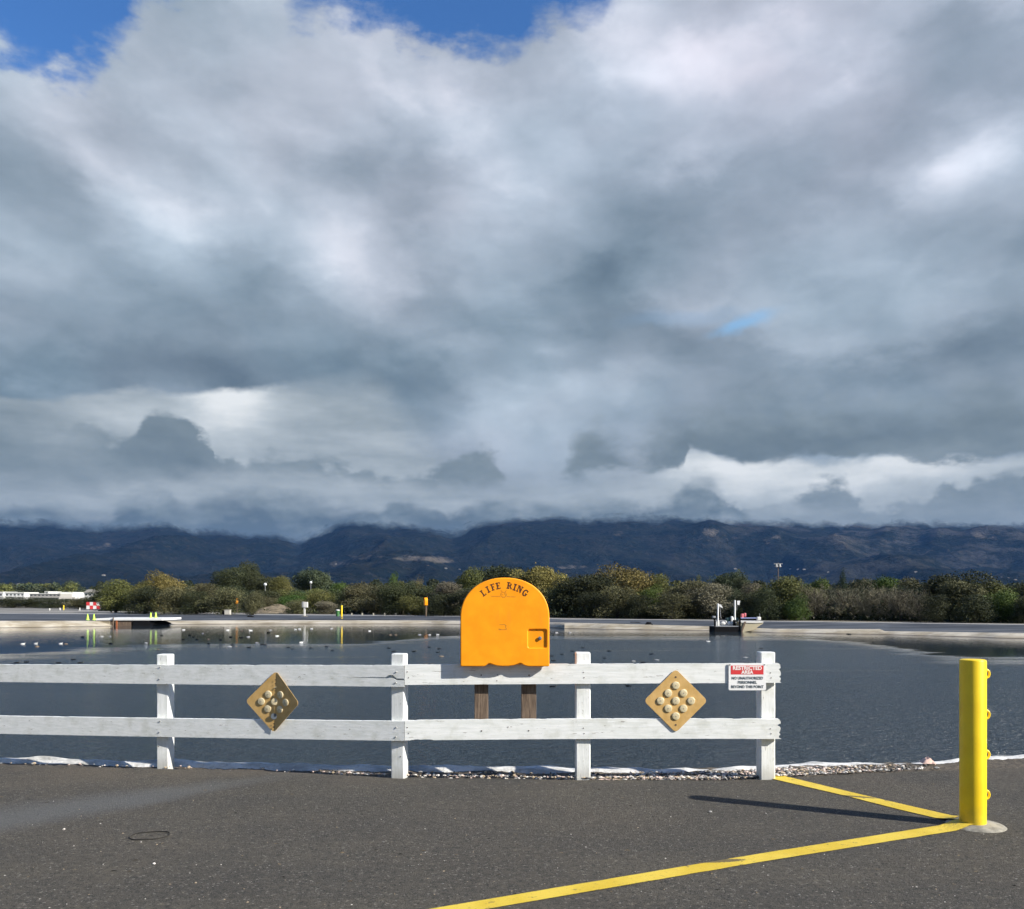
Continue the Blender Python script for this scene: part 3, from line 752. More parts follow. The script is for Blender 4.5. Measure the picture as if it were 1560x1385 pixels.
# left hand section, receding
sd_ = 21
Lp = Vector((-1.0, 7.555)); dirL = Vector((-2.29, .47)).normalized()
def left_end(px): # where the ray through px meets the left front plane
    u = (px - CX) / F; t = (Lp.x - u * Lp.y) / (u * dirL.y - dirL.x); return Lp + dirL * t
E0 = left_end(-300); E1 = left_end(615.6)
def zl(py, e): return EYE - (py - HY) / F * e.y
def py_line(p0, p1, px): return p0[1] + (p1[1] - p0[1]) * (px - p0[0]) / (p1[0] - p0[0])
for (t0, t1, b0, b1, sd, slit) in (((0, 1011.8), (609, 1013.6), (0, 1038.4), (609, 1046.5), 12, True), ((0, 1089.8), (609, 1099.0), (0, 1117.0), (609, 1128.8), 17, False)):
    # heights measured where the planes are: convert at both ends
    e_ = left_end(0.)
    zt0, zt1 = zl(t0[1], e_), zl(t1[1], E1); zb0, zb1 = zl(b0[1], e_), zl(b1[1], E1)
    k = (E0 - E1).length / (e_ - E1).length
    zt0 = zt1 + (zt0 - zt1) * k; zb0 = zb1 + (zb0 - zb1) * k
    o, A, d, nr = rail(tuple(E0), tuple(E1), (zb0, zt0), (zb1, zt1), seed=sd, slit=(.52, (zt1 + zb1) / 2 - .020, .020) if slit else None, chip=.0035)
    for px, f in ((244, .5), (243, -.45), (604, .3), (603, -.5)):
        e = left_end(px); t = (e - E0).length; zz = zb0 + (zb1 - zb0) * t / (E1 - E0).length
        nail(o, A, d, t, zz + (.5 + f * .62) * (zt1 - zb1), mat=M_BOLT, r=.0068, proud=.007)
# nails left in the posts where an older rail was fixed
for px, py, Y in ((240.6, 1137.5, 8.03), (615, 1144, 7.63), (610, 1153, 7.6)):
    c = W(px, py, Y - .015); mb = MB(); mb.tube([c + Vector((0, .012, 0)), c + Vector((0, .008, 0))], .005, 8); mb.build('nail', M_NAIL, fence)

# ------------------------------------------------------------------ diamond end-of-road markers
def m_signtan(g, b):
    p = g.tc('Object'); n = g.noise(p, 14, 4, .6); n2 = g.noise(g.mapv(p, (1, 1, .3)), 40, 3, .6)
    c = g.mix(g.sm(n, .3, .7), (.50, .31, .10), (.60, .39, .15)); c = g.mix(g.mul(g.sm(n2, .5, .8), .25), c, (.35, .25, .12))
    g.put(b.inputs['Base Color'], c); b.inputs['Roughness'].default_value = .42
M_TAN = material('faded_yellow_enamel', m_signtan)
def m_refl(g, b):
    p = g.tc('Object'); v = g.vor(p, 210, 'F1'); n = g.noise(p, 30, 3, .6)
    c = g.mix(g.sm(n, .3, .7), (.55, .46, .27), (.66, .58, .38))
    g.put(b.inputs['Base Color'], c); b.inputs['Roughness'].default_value = .25; b.inputs['Coat Weight'].default_value = .4
    g.put(b.inputs['Normal'], g.bump(v, .5, .003))
M_REFL = material('prismatic_reflector', m_refl)
M_RCEN = material('reflector_centre', color=(.34, .29, .22), rough=.4)
M_HOLE = material('dark_hole', color=(.02, .015, .01), rough=.9)
M_HOLEG = material('backing_disc_grey', color=(.12, .14, .16), rough=.5)
def diamond_outline(s, rad=.035, n=5):
    """rounded diamond of half diagonal s as list of (u,v)"""
    pts = []
    for k in range(4):
        a = math.pi / 2 - k * math.pi / 2
        cc = ((s - rad * math.sqrt(2)) * math.cos(a), (s - rad * math.sqrt(2)) * math.sin(a))
        for i in range(n + 1):
            t = a + math.pi / 4 - (math.pi / 2) * i / n
            pts.append((cc[0] + rad * math.cos(t), cc[1] + rad * math.sin(t)))
    return pts
def button(c, nv, par, r=.0345, k=1.):
    nv = nv.normalized(); mb = MB()
    mb.tube([c, c + nv * .010 * k, c + nv * .014 * k, c + nv * .016 * k], [r, r, r * .93, r * .80], 24)
    o = mb.build('reflector', M_REFL, par, smooth=True)
    mb = MB(); mb.tube([c + nv * (.016 * k - .0005), c + nv * (.016 * k + .0012)], [.007, .006], 10); mb.build('reflector_centre', M_RCEN, o)
def diamond(root, cpos, s, place, thick=.004, clip=None):
    """place(u,v,off): sheet position and offset along the local normal"""
    halves = [diamond_outline(s)] if clip is None else []
    if clip is not None:
        ol = diamond_outline(s, n=6); Lh = [p for p in ol if p[0] <= 1e-6]; Rh = [p for p in ol if p[0] >= -1e-6]
        top = max(p[1] for p in ol); bot = min(p[1] for p in ol)
        Lh = [(0, bot)] + [p for p in ol if p[0] < -1e-4] + [(0, top)]
        Rh = [(0, top)] + [p for p in ol if p[0] > 1e-4] + [(0, bot)]
        # order left points going from bottom up the left side to the top
        Lh = [(0, bot)] + sorted([p for p in ol if p[0] < -1e-4], key=lambda q: math.atan2(q[1], -q[0])) + [(0, top)]
        Rh = [(0, top)] + sorted([p for p in ol if p[0] > 1e-4], key=lambda q: -math.atan2(q[1], q[0])) + [(0, bot)]
        halves = [Lh, Rh]
    return halves
# intact marker, right
cR = W(1029.3, 1067.6, 7.508)
sgn = thing('diamond_marker', cR, 'flat tan diamond marker with nine round reflectors on the right half of the fence', 'road sign')
mb = MB(); S = .281
mb.prism(diamond_outline(S), lambda q: cR + Vector((q[0], -.004, q[1])), lambda q: cR + Vector((q[0], 0, q[1])))
mb.build('plate', M_TAN, sgn, bevel=.0012)
stp = .0675
for i in range(3):
    for j in range(3):
        u = (i - j) * stp; v = (i + j - 2) * stp
        button(cR + Vector((u, -.004, -v)), Vector((0, -1, 0)), sgn, k=.62)
for v in (.208, -.212):
    mb = MB(); c = cR + Vector((0, -.0035, v)); mb.tube([c, c + Vector((0, -.0025, 0))], .0085, 10); mb.build('screw', M_NAIL, sgn)
# folded marker, left
cL = W(419.3, 1069, left_end(419).y - .004)
sg2 = thing('diamond_marker', cL, 'bent tan diamond marker folded down its middle, reflectors missing, on the left fence half', 'road sign')
aL, aR = R(-11), R(27.5)
def fold(u, v, off=0.):
    jag = 0
    if u <= 0:
        dx, dy = u * math.cos(aL) * 1.03, u * math.sin(aL); nx, ny = math.sin(aL), -math.cos(aL)
    else:
        ex = .06 * max(0, u - .12)            # the tip curls back a little
        dx, dy = u * math.cos(aR), -u * math.sin(aR) + ex; nx, ny = -math.sin(aR), -math.cos(aR)
    # lower end leans out slightly
    return cL + Vector((dx + nx * off + .018 * v / .28 * .6, dy + ny * off - .004, v * 1.0))
hL, hR = diamond(sg2, cL, .283, fold, clip=True)
hR[0] = (0, hR[0][1] - .012)
for hv in (hL, hR):
    mb = MB(); sgnu = -1 if hv is hL else 1
    mb.prism([(q[0] + sgnu * 1e-5, q[1]) for q in hv], lambda q: fold(q[0], q[1], .004), lambda q: fold(q[0], q[1], 0))
    mb.build('plate', M_TAN, sg2)
for (i, j) in ((0, 1), (0, 2), (1, 2), (2, 1), (1, 0), (2, 0)):
    pass
for (u, v) in ((-.0675, .0675), (-.135, 0.), (-.0675, -.0675), (.0675, .0675), (.135, 0.), (.0675, -.0675)):
    c = fold(u * .96, v * .98, .004); nv = fold(u, v, 1) - fold(u, v, 0); button(c, nv, sg2, .034, .6)
button(fold(-.002, 0, .006), Vector((0, -1, 0)), sg2, .033, .7)
# empty hole low on the crease, light showing through, and torn bits along the crease
mb = MB(); c = fold(.001, -.132, .0055) + Vector((0, -.010, 0)); mb.tube([c, c - Vector((0, .001, 0))], .028, 20); mb.build('open_hole', M_HOLEG, sg2)
rr = random.Random(4)
for v in (.20, .165, .125, .10, .07, -.20, -.23):
    mb = MB(); c = fold(.003, v, .006) - Vector((0, .006, 0)); a = .006 + rr.random() * .007
    mb.poly([c + Vector((-a * 1.3, -.001, 0)), c + Vector((a * .5, -.001, a)), c + Vector((a * .6, -.001, -a * .8))])
    mb.build('crease_tear', M_HOLE, sg2, fix=False)
mb = MB(); c = fold(.0, .132, .007); mb.poly([c + Vector((-.012, -.002, -.004)), c + Vector((.012, -.003, .010)), c + Vector((.004, -.002, -.012))]); mb.build('torn_flap', M_REFL, sg2, fix=False)

# ------------------------------------------------------------------ text helper (built-in font, converted to mesh)
def text_mesh(txt, size, mat, name, loc, parent, bold=0., width=None, extr=.0004, rot=(R(90), 0, 0)):
    cu = bpy.data.curves.new(name, 'FONT'); cu.body = txt; cu.size = size; cu.align_x = 'CENTER'; cu.align_y = 'CENTER'
    cu.offset = bold; cu.extrude = extr; cu.resolution_u = 3
    to = bpy.data.objects.new(name, cu); C.objects.link(to)
    bpy.context.view_layer.update()
    dg = bpy.context.evaluated_depsgraph_get(); me = bpy.data.meshes.new_from_object(to.evaluated_get(dg)); me.name = name
    bpy.data.objects.remove(to); me.materials.clear(); me.materials.append(mat)
    o = bpy.data.objects.new(name, me); C.objects.link(o); o.parent = parent
    w = max(v.co.x for v in me.vertices) - min(v.co.x for v in me.vertices)
    sx = (width / w) if width else 1
    me.transform(Matrix.Rotation(rot[0], 4, 'X') @ Matrix.Diagonal((sx, 1, 1, 1))); o.location = Vector(loc) - origin(parent)
    return o
# ------------------------------------------------------------------ restricted area sign
M_WS = material('white_sign_face', color=(.78, .78, .77), rough=.4)
M_RED = material('red_band', color=(.62, .045, .05), rough=.4)
M_WT = material('white_letters', color=(.82, .80, .76), rough=.4)
M_BT2 = material('dark_blue_letters', color=(.045, .07, .09), rough=.5)
YS = 7.500; x0, x1 = W(1110, 0, YS).x, W(1166.8, 0, YS).x; z0, z1 = zr(1051.6, YS), zr(1010.6, YS)
sg3 = thing('warning_sign', (x0 + (x1 - x0) / 2, YS, z0), 'small white restricted area sign with a red band on the right end of the fence', 'sign')
def rrect(xa, za, xb, zb, r, n=4):
    pts = []
    for (cx, cz, a) in ((xb - r, zb - r, 0), (xa + r, zb - r, 90), (xa + r, za + r, 180), (xb - r, za + r, 270)):
        for i in range(n + 1): t = R(a + 90 * i / n); pts.append((cx + r * math.cos(t), cz + r * math.sin(t)))
    return pts
mb = MB(); mb.prism(rrect(x0, z0, x1, z1, .012), lambda q: (q[0], YS - .003, q[1]), lambda q: (q[0], YS, q[1])); mb.build('panel', M_WS, sg3)
mb = MB(); mb.prism(rrect(W(1113.2, 0, YS).x, zr(1027.5, YS), W(1163, 0, YS).x, zr(1014, YS), .001), lambda q: (q[0], YS - .0042, q[1]), lambda q: (q[0], YS - .0028, q[1])); mb.build('red_band', M_RED, sg3)
xc = (x0 + x1) / 2 - .001
for txt, py, h, wd, mt in (('RESTRICTED', 1018.0, .046, .255, M_WT), ('AREA', 1024.3, .043, .106, M_WT), ('NO UNAUTHORIZED', 1033.3, .034, .275, M_BT2), ('PERSONNEL', 1039.8, .034, .168, M_BT2), ('BEYOND THIS POINT', 1046.5, .034, .285, M_BT2)):
    text_mesh(txt, h, mt, 'lettering', (xc, YS - (.0050 if mt is M_WT else .0042), zr(py, YS)), sg3, bold=.0016 if mt is M_WT else .0009, width=wd)
for px in (1112, 1164.5):
    mb = MB(); c = W(px, 1012.8, YS - .003); mb.tube([c, c - Vector((0, .003, 0))], .006, 8); mb.build('screw', M_BOLT, sg3)

# ------------------------------------------------------------------ life ring cabinet
def m_orange(g, b):
    p = g.tc('Object'); n = g.noise(p, 6, 4, .6); n2 = g.noise(p, 160, 2, .6)
    c = g.mix(g.sm(n, .3, .7), (.88, .300, .003), (.97, .36, .006)); n5 = g.noise(g.mapv(p, (16, 16, 1.5)), 1.5, 4, .65); c = g.mix(g.mul(g.sm(n5, .56, .72), .22), c, (.62, .24, .03)); c = g.mix(g.mul(g.sm(g.noise(p, 22, 5, .75), .66, .74), .35), c, (.45, .17, .03))
    g.put(b.inputs['Base Color'], c); b.inputs['Roughness'].default_value = .48; b.inputs['Specular IOR Level'].default_value = .35
    g.put(b.inputs['Normal'], g.bump(n2, .12, .002))
M_ORG = material('orange_moulded_plastic', m_orange)
M_PRINT = material('dark_red_print', color=(.055, .010, .006), rough=.6)
M_FAINT = material('faint_brown_print', color=(.42, .17, .02), rough=.6)
M_CHROME = material('steel_knob', color=(.13, .15, .18), rough=.5, metal=.3)
YD = 7.453
kD = YD / F
cx = (769 - CX) * kD
def pD(px, py): return ((px - CX) * kD, EYE - (py - HY) * kD)
def arch(inset=0., wave=True):
    l, zb = pD(701.3, 1015.5); r, _ = pD(837, 1015.5); _, zt = pD(769, 880)
    l += inset; r -= inset; zt -= inset; zb += inset
    pts = []; w = r - l; cxx = (l + r) / 2; _, zs = pD(0, 941)     # shoulder height: arch above it
    n = 34
    for i in range(n + 1):
        t = math.pi * i / n
        pts.append((cxx + w / 2 * math.cos(t) * (abs(math.cos(t)) ** -.06 if abs(math.cos(t)) > 1e-6 else 1), zs + (zt - zs) * math.sin(t) ** .93))
    pts = [(max(l, min(r, a)), b) for a, b in pts]
    # left side down, bottom edge with two notches
    def bt(px): 
        return pD(px, 1015.5)
    rc = .012
    pts += [(l, zb + rc), (l + rc * .3, zb + rc * .3), (l + rc, zb)]
    if wave:
        for px, dy in ((736, 0), (739, -.4), (742, -3), (744.5, -4.6), (747, -4.2), (752, -2.2), (758, -.8), (766, -.2), (775, -.4), (783, -1.6), (788, -3.4), (791.5, -4.8), (794, -4.4), (797, -2.4), (801, -.8), (806, 0)):
            x, z = bt(px); pts.append((x, z + inset - dy * kD))
    pts += [(r - rc, zb), (r - rc * .3, zb + rc * .3), (r, zb + rc)]
    return pts
root = thing('life_ring_cabinet', (cx, 7.60, 0), 'large orange life ring cabinet mounted on two short brown posts on the white fence', 'life ring cabinet')
recess = rrect(*pD(804.5, 987), *pD(832.5, 959), .014)
def curve_solid(name, loops, y_front, depth, bevel, mat, parent):
    cu = bpy.data.curves.new(name, 'CURVE'); cu.dimensions = '2D'; cu.fill_mode = 'BOTH'
    cu.extrude = depth / 2 - bevel; cu.bevel_depth = bevel; cu.bevel_resolution = 3; cu.offset = -bevel
    for lp in loops:
        s = cu.splines.new('POLY'); s.points.add(len(lp) - 1); s.use_cyclic_u = True
        for q, (a, b) in zip(s.points, lp): q.co = (a, b, 0, 1)
    to = bpy.data.objects.new(name, cu); C.objects.link(to); bpy.context.view_layer.update()
    dg = bpy.context.evaluated_depsgraph_get(); me = bpy.data.meshes.new_from_object(to.evaluated_get(dg)); me.name = name
    bpy.data.objects.remove(to)
    o0 = origin(parent)
    me.transform(Matrix.Translation(Vector((-o0.x, y_front + depth / 2 - o0.y, -o0.z))) @ Matrix.Rotation(R(90), 4, 'X'))
    me.materials.clear(); me.materials.append(mat)
    me.polygons.foreach_set('use_smooth', [True] * len(me.polygons)); me.set_sharp_from_angle(angle=R(32))
    o = bpy.data.objects.new(name, me); C.objects.link(o); o.parent = parent
    return o
door = curve_solid('door', [arch(), recess], YD, .050, .009, M_ORG, root)
mb = MB(); (ra, rb), (rc_, rd_) = pD(803, 989), pD(834, 957.5)
mb.box(((ra + rc_) / 2, YD + .019, (rb + rd_) / 2), (rc_ - ra, .008, rd_ - rb)); mb.build('latch_recess', M_ORG, door)
kx, kz = pD(822.5, 972.5)
mb = MB(); mb.tube([(kx, YD + .016, kz), (kx, YD + .006, kz)], [.007, .007], 10); mb.tube([(kx, YD + .007, kz), (kx, YD + .002, kz), (kx, YD + .000, kz)], [.016, .016, .012], 18)
mb.build('knob', M_CHROME, door, smooth=True)
body = curve_solid('case', [arch(.012, False)], YD + .0505, .24, .012, M_ORG, root)
# raise the case bottom above the rail: it sits behind the door
# brown support posts: in front they are hidden by the rails
for pxl, pxr in ((722.8, 743.6), (794.2, 817.0)):
    Yp = 7.60; a, bq = (pxl - CX) / F * Yp, (pxr - CX) / F * Yp
    mb = MB(); mb.box(((a + bq) / 2, Yp + .045, .74), (bq - a, .09, .60)); mb.build('support_post', M_BROWN, root, bevel=.004)
# printed slab-serif lettering bent over the arch
GL = {
 'L': [[(0, 0), (.72, 0), (.72, .30), (.60, .14), (.38, .14), (0, .14)], [(.14, .1), (.36, .1), (.36, .9), (.14, .9)], [(0, .86), (.5, .86), (.5, 1), (0, 1)]],
 'I': [[(0, 0), (.5, 0), (.5, .14), (0, .14)], [(.14, .1), (.36, .1), (.36, .9), (.14, .9)], [(0, .86), (.5, .86), (.5, 1), (0, 1)]],
 'F': [[(0, 0), (.5, 0), (.5, .14), (0, .14)], [(.14, .1), (.36, .1), (.36, .9), (.14, .9)], [(0, .86), (.72, .86), (.72, 1), (0, 1)], [(.60, .86), (.72, .86), (.72, .70)], [(.3, .44), (.55, .44), (.55, .56), (.3, .56)], [(.50, .36), (.57, .36), (.57, .64), (.50, .64)]],
 'E': [[(0, 0), (.72, 0), (.72, .14), (0, .14)], [(.14, .1), (.36, .1), (.36, .9), (.14, .9)], [(0, .86), (.72, .86), (.72, 1), (0, 1)], [(.60, .86), (.72, .86), (.72, .70)], [(.60, .14), (.72, .30), (.72, .14)], [(.3, .44), (.55, .44), (.55, .56), (.3, .56)], [(.50, .36), (.57, .36), (.57, .64), (.50, .64)]],
 'R': [[(0, 0), (.46, 0), (.46, .14), (0, .14)], [(.12, .1), (.34, .1), (.34, .9), (.12, .9)], [(0, .86), (.5, .86), (.5, 1), (0, 1)],
       [(.5, .86), (.68, .84), (.80, .74), (.80, .62), (.70, .50), (.52, .44), (.3, .44), (.3, .57), (.48, .57), (.58, .65), (.58, .77), (.48, .86)], [(.40, .47), (.62, .47), (.84, .12), (.92, .12), (.92, 0), (.70, 0)]],
 'N': [[(0, 0), (.34, 0), (.34, .12), (0, .12)], [(.11, .1), (.23, .1), (.23, .9), (.11, .9)], [(0, .88), (.36, .88), (.36, 1), (0, 1)], [(.12, 1), (.36, 1), (.82, .22), (.82, 0), (.70, 0)], [(.70, .1), (.82, .1), (.82, .9), (.70, .9)], [(.6, .88), (.94, .88), (.94, 1), (.6, 1)]],
 'G': [[(.78, .68), (.70, .68), (.60, .84), (.44, .87), (.30, .76), (.24, .5), (.30, .24), (.44, .12), (.60, .14), (.60, .36), (.48, .36), (.48, .46), (.90, .46), (.90, .36), (.82, .36), (.82, .06), (.72, .10), (.56, -.02), (.34, -.01), (.12, .14), (.0, .5), (.12, .86), (.34, 1.01), (.54, 1.02), (.70, .92), (.78, 1.0)]],
}
mb = MB(); offk = 0
for ch, px, py, w in (('L', 735.9, 903.4, .72), ('I', 743.4, 898.2, .5), ('F', 750.9, 894.6, .72), ('E', 758.7, 892.6, .72), ('R', 776.4, 892.2, .9), ('I', 784.4, 894.6, .5), ('N', 792.0, 897.6, .94), ('G', 800.3, 903.2, .9)):
    x, z = pD(px, py); dx = (px - 768.5); ang = -math.asin(dx / 56.) ; hh = 10.2 * kD; ww = 9.0 * kD
    for poly in GL[ch]:
        offk += 1; yy = YD - .0004 - .00004 * offk
        pp = []
        for (a, b_) in poly:
            lx, lz = (a - w / 2) * ww, (b_ - .5) * hh
            pp.append((x + lx * math.cos(ang) - lz * math.sin(ang), yy, z + lx * math.sin(ang) + lz * math.cos(ang)))
        mb.poly(pp)
    mb.build('letter', M_PRINT, door, fix=False); mb = MB()
# faint moulded marks: a small emblem between two lines, and a shallow groove mark in the middle
mb = MB()
def stroke(a, b_, w=.7, k=0):
    (xa_, za_), (xb_, zb_) = pD(*a), pD(*b_); d_ = Vector((xb_ - xa_, zb_ - za_)); n_ = Vector((-d_.y, d_.x)).normalized() * w * kD / 2
    y_ = YD - .0005 - .00003 * len(mb.f)
    mb.poly([(xa_ + n_.x, y_, za_ + n_.y), (xb_ + n_.x, y_, zb_ + n_.y), (xb_ - n_.x, y_, zb_ - n_.y), (xa_ - n_.x, y_, za_ - n_.y)])
for i in range(12):
    a = 2 * math.pi * i / 12; b_ = 2 * math.pi * (i + 1) / 12
    stroke((767.2 + 4.6 * math.cos(a), 906 + 3.8 * math.sin(a)), (767.2 + 4.6 * math.cos(b_), 906 + 3.8 * math.sin(b_)), .55)
for q in (((748, 908.4), (762, 908.6)), ((772, 909), (786, 909.5)), ((763, 899.5), (765.5, 902)), ((771.5, 899.5), (769.5, 902)), ((764, 904.5), (766, 907)), ((768.5, 904), (771, 908)), ((765, 910), (770, 909.8))): stroke(*q, .6)
mb.build('emblem', M_FAINT, door, fix=False)
mb = MB()
for q in (((761, 951.9), (769, 951.6)), ((769, 951.6), (771.5, 953.6)), ((770.8, 953.6), (770.2, 956.5)), ((770.8, 956.8), (772, 958.8)), ((771.4, 959.3), (759.5, 959.6)), ((763.5, 958.6), (759.5, 958.2))): stroke(*q, .8)
mb.build('groove_mark', M_FAINT, door, fix=False)
CAB = root

# ------------------------------------------------------------------ yellow bollard
def m_yellow(g, b):
    p = g.tc('Object'); n = g.noise(p, 5, 4, .6); n2 = g.noise(p, 60, 3, .6)
    c = g.mix(g.sm(n, .3, .7), (.80, .54, .003), (.88, .62, .006)); c = g.mix(g.mul(g.sm(n2, .62, .75), .25), c, (.5, .34, .02)); z = g.xyz(p)[2]; c = g.mix(g.mul(g.sm(g.add(z, g.mul(g.sub(n, .5), .3)), .16, .0), .45), c, (.30, .22, .05)); c = g.mix(g.mul(g.sm(g.noise(p, 26, 5, .75), .69, .72), .7), c, (.16, .10, .05))
    g.put(b.inputs['Base Color'], c); b.inputs['Roughness'].default_value = .42
M_YEL = material('yellow_enamel', m_yellow)
bp = G(1482.2, 1257.5); bp.x -= .0; bR = .0860; bT = EYE - (1004.5 - HY) / F * bp.y
bol = thing('bollard', (bp.x, bp.y, 0), 'tall yellow steel bollard with four chain loops standing on the asphalt', 'bollard')
mb = MB(); mb.lathe((bp.x, bp.y, 0), [(bR, -.3), (bR, bT - .012), (bR - .003, bT - .004), (bR - .012, bT)], 48); mb.build('pipe', M_YEL, bol, smooth=True)
for py in (1026.5, 1088.5, 1149.5, 1210.5):
    z = EYE - (py - HY) / F * bp.y; c = Vector((bp.x + bR + .006, bp.y - .004, z)); mb = MB(); n1, n2 = 20, 8
    for i in range(n1):
        t = 2 * math.pi * i / n1
        for j in range(n2):
            s_ = 2 * math.pi * j / n2; rr_ = .0235 + .0085 * math.cos(s_)
            mb.v.append((c.x + rr_ * math.cos(t) * .92, c.y + .0085 * math.sin(s_), c.z + rr_ * math.sin(t) * 1.15))
    for i in range(n1):
        for j in range(n2):
            mb.f.append((i * n2 + j, ((i + 1) % n1) * n2 + j, ((i + 1) % n1) * n2 + (j + 1) % n2, i * n2 + (j + 1) % n2)); mb.mi.append(0)
    mb.build('chain_loop', M_YEL, bol, smooth=True)
def m_conc(g, b):
    p = g.tc('Object'); n = g.noise(p, 12, 5, .65); x, y, z = g.xyz(p)
    c = g.mix(g.sm(n, .3, .7), (.16, .15, .12), (.34, .32, .26))
    g.put(b.inputs['Base Color'], c); b.inputs['Roughness'].default_value = .9; g.put(b.inputs['Normal'], g.bump(n, .4, .01))
M_CONC = material('concrete', m_conc)
FC = Vector((bp.x + .02, bp.y + .0, 0)); FR = .205
def foot_h(x, y):
    d = math.hypot(x - FC.x, y - FC.y) / FR
    return 0 if d >= 1 else .022 * (1 - d ** 2.2)
mb = MB(); prof = []
for i in range(9): d = 1 - i / 9; prof.append((FR * d, .022 * (1 - d ** 2.2) + (.004 if i else -.01)))
mb.lathe((FC.x, FC.y, 0), prof, 40); mb.build('footing', M_CONC, bol, smooth=True)
BOL = bol

# ------------------------------------------------------------------ painted yellow lines
def m_line(g, b):
    p = g.geo(); n = g.noise(p, 55, 4, .7); n2 = g.noise(p, 3, 4, .6)
    c = g.mix(g.sm(n2, .35, .65), (.58, .41, .025), (.66, .49, .055)); c = g.mix(g.mul(g.sm(n, .58, .72), .55), c, (.20, .15, .05)); n7 = g.noise(p, 14, 6, .8); c = g.mix(g.mul(g.sm(n7, .575, .66), .8), c, (.075, .065, .045))
    # black tyre scuffs
    for (px, py, rx, ry) in ((1102, 1312.5, .16, .035), (1305, 1214.5, .17, .03)):
        q = G(px, py); x, y, z = g.xyz(p); a = g.mul(g.sub(x, q.x), 1 / rx); bb = g.mul(g.sub(y, g.mad(g.sub(x, q.x), .17 if px == 1102 else -.40, q.y)), 1 / ry)
        d = g.add(g.mul(a, a), g.mul(bb, bb)); nn = g.noise(g.mapv(p, (5, 1, 1)), 13, 3, .6)
        c = g.mix(g.mul(g.sm(g.add(d, g.mul(g.sub(nn, .5), 1.5)), 1., .5), .85), c, (.055, .045, .035))
    g.put(b.inputs['Base Color'], c); b.inputs['Roughness'].default_value = .6
    g.put(b.inputs['Normal'], g.bump(g.noise(p, 140, 3, .7), .5, .006))
M_LINE = material('yellow_road_paint', m_line)
def painted(up, lo_, label, seed):
    n = 130; mb = MB()
    fu = lambda f, L: (np.interp(f, np.linspace(0, 1, len(L)), [q[0] for q in L]), np.interp(f, np.linspace(0, 1, len(L)), [q[1] for q in L]))
    for i in range(n + 1):
        f = i / n; a = G(*fu(f, up)); b_ = G(*fu(f, lo_)); d = (a - b_)
        for k in range(5):
            e = k / 4; w = .006 * mnoise.noise(Vector((f * 60, k * 3, seed))) if k in (0, 4) else 0
            q = b_ + d * (e + w / max(.01, d.length)); 
            mb.v.append((q.x, q.y, foot_h(q.x, q.y) + .0045 + .009 * max(0., min(1., (FR + .06 - math.hypot(q.x - FC.x, q.y - FC.y)) / .06))))
    for i in range(n):
        for k in range(4):
            a = i * 5 + k; mb.f.append((a, a + 5, a + 6, a + 1)); mb.mi.append(0)
    props(mb.build('road_marking', M_LINE), kind='structure', label=label)
painted([(1188, 1181.5), (1210, 1186.5), (1300, 1208.3), (1380, 1227), (1463, 1246)], [(1160, 1181.5), (1180, 1188), (1290, 1213.5), (1370, 1234), (1452, 1253)], 'yellow painted line from the last fence post to the bollard', 1)
painted([(500, 1413.5), (660, 1385), (1160, 1301), (1442, 1256.6), (1466, 1252)], [(590, 1413.5), (744, 1385.5), (1160, 1313.8), (1442, 1268.6), (1492, 1261)], 'yellow painted line running from the bollard towards the bottom left', 2)

# ------------------------------------------------------------------ gravel and litter
def pebbles(name, spots, mats, seed, kind='stuff', label=None):
    r = random.Random(seed); mb = MB()
    base = [Vector(v) for v in ((1, 0, 0), (-1, 0, 0), (0, 1, 0), (0, -1, 0), (0, 0, 1), (0, 0, -1), (.6, .6, .5), (-.6, .6, .5), (.6, -.6, .5), (-.6, -.6, .5))]
    fs = ((0, 6, 8), (4, 6, 8), (4, 8, 9), (4, 9, 7), (4, 7, 6), (0, 2, 6), (2, 7, 6), (2, 1, 7), (1, 9, 7), (1, 3, 9), (3, 8, 9), (3, 0, 8), (5, 0, 2), (5, 2, 1), (5, 1, 3), (5, 3, 0))
    for (x, y, z, s) in spots:
        a = r.random() * 6.28; sx, sy, sz = s * r.uniform(.7, 1.3), s * r.uniform(.7, 1.2), s * r.uniform(.45, .8); k = len(mb.v); mi = r.randrange(len(mats))
        for v in base:
            q = Vector((v.x * sx, v.y * sy, v.z * sz)) * r.uniform(.85, 1.12)
            mb.v.append((x + q.x * math.cos(a) - q.y * math.sin(a), y + q.x * math.sin(a) + q.y * math.cos(a), z + q.z))
        for f in fs: mb.f.append(tuple(k + i for i in f)); mb.mi.append(mi)
    o = mb.build(name, mats, fix=True); props(o, kind=kind, label=label); return o
PM = [material('pale_stone', color=(.62, .58, .52), rough=.8), material('tan_stone', color=(.42, .33, .22), rough=.85), material('pink_stone', color=(.52, .40, .34), rough=.85), material('dark_stone', color=(.08, .075, .07), rough=.85), material('grey_stone', color=(.24, .235, .22), rough=.85)]
sp = []; r = random.Random(5)
def dens(px):
    return float(np.interp(px, [0, 430, 520, 600, 740, 840, 960, 1050, 1170, 1200, 1300, 1400, 1440], [.03, .05, .25, .25, .35, .35, .9, 1.3, 1.2, 1.7, .7, .2, .04]))
while len(sp) < 2600:
    px = r.uniform(0, 1440)
    if r.random() * 1.8 > dens(px): continue
    e0 = G(px, 1180).x; x = (px - CX) / F * 7.75
    f = r.random() ** (1.1 if px > 960 else 2.2)
    y = lot_edge(x) - .03 + (crest(x) - .1 - lot_edge(x) + .03) * f
    x = (px - CX) / F * y
    lift = float(np.interp(x, [-3, 1, 2.4, 6], [0, .015, .04, .045]))
    z = (-.055 + lift) if y > lot_edge(x) + .02 else 0.0
    sp.append((x, y, z + .006 + r.random() * .01, r.choice([.006, .009, .012, .016, .02]) * r.uniform(.7, 1.2)))
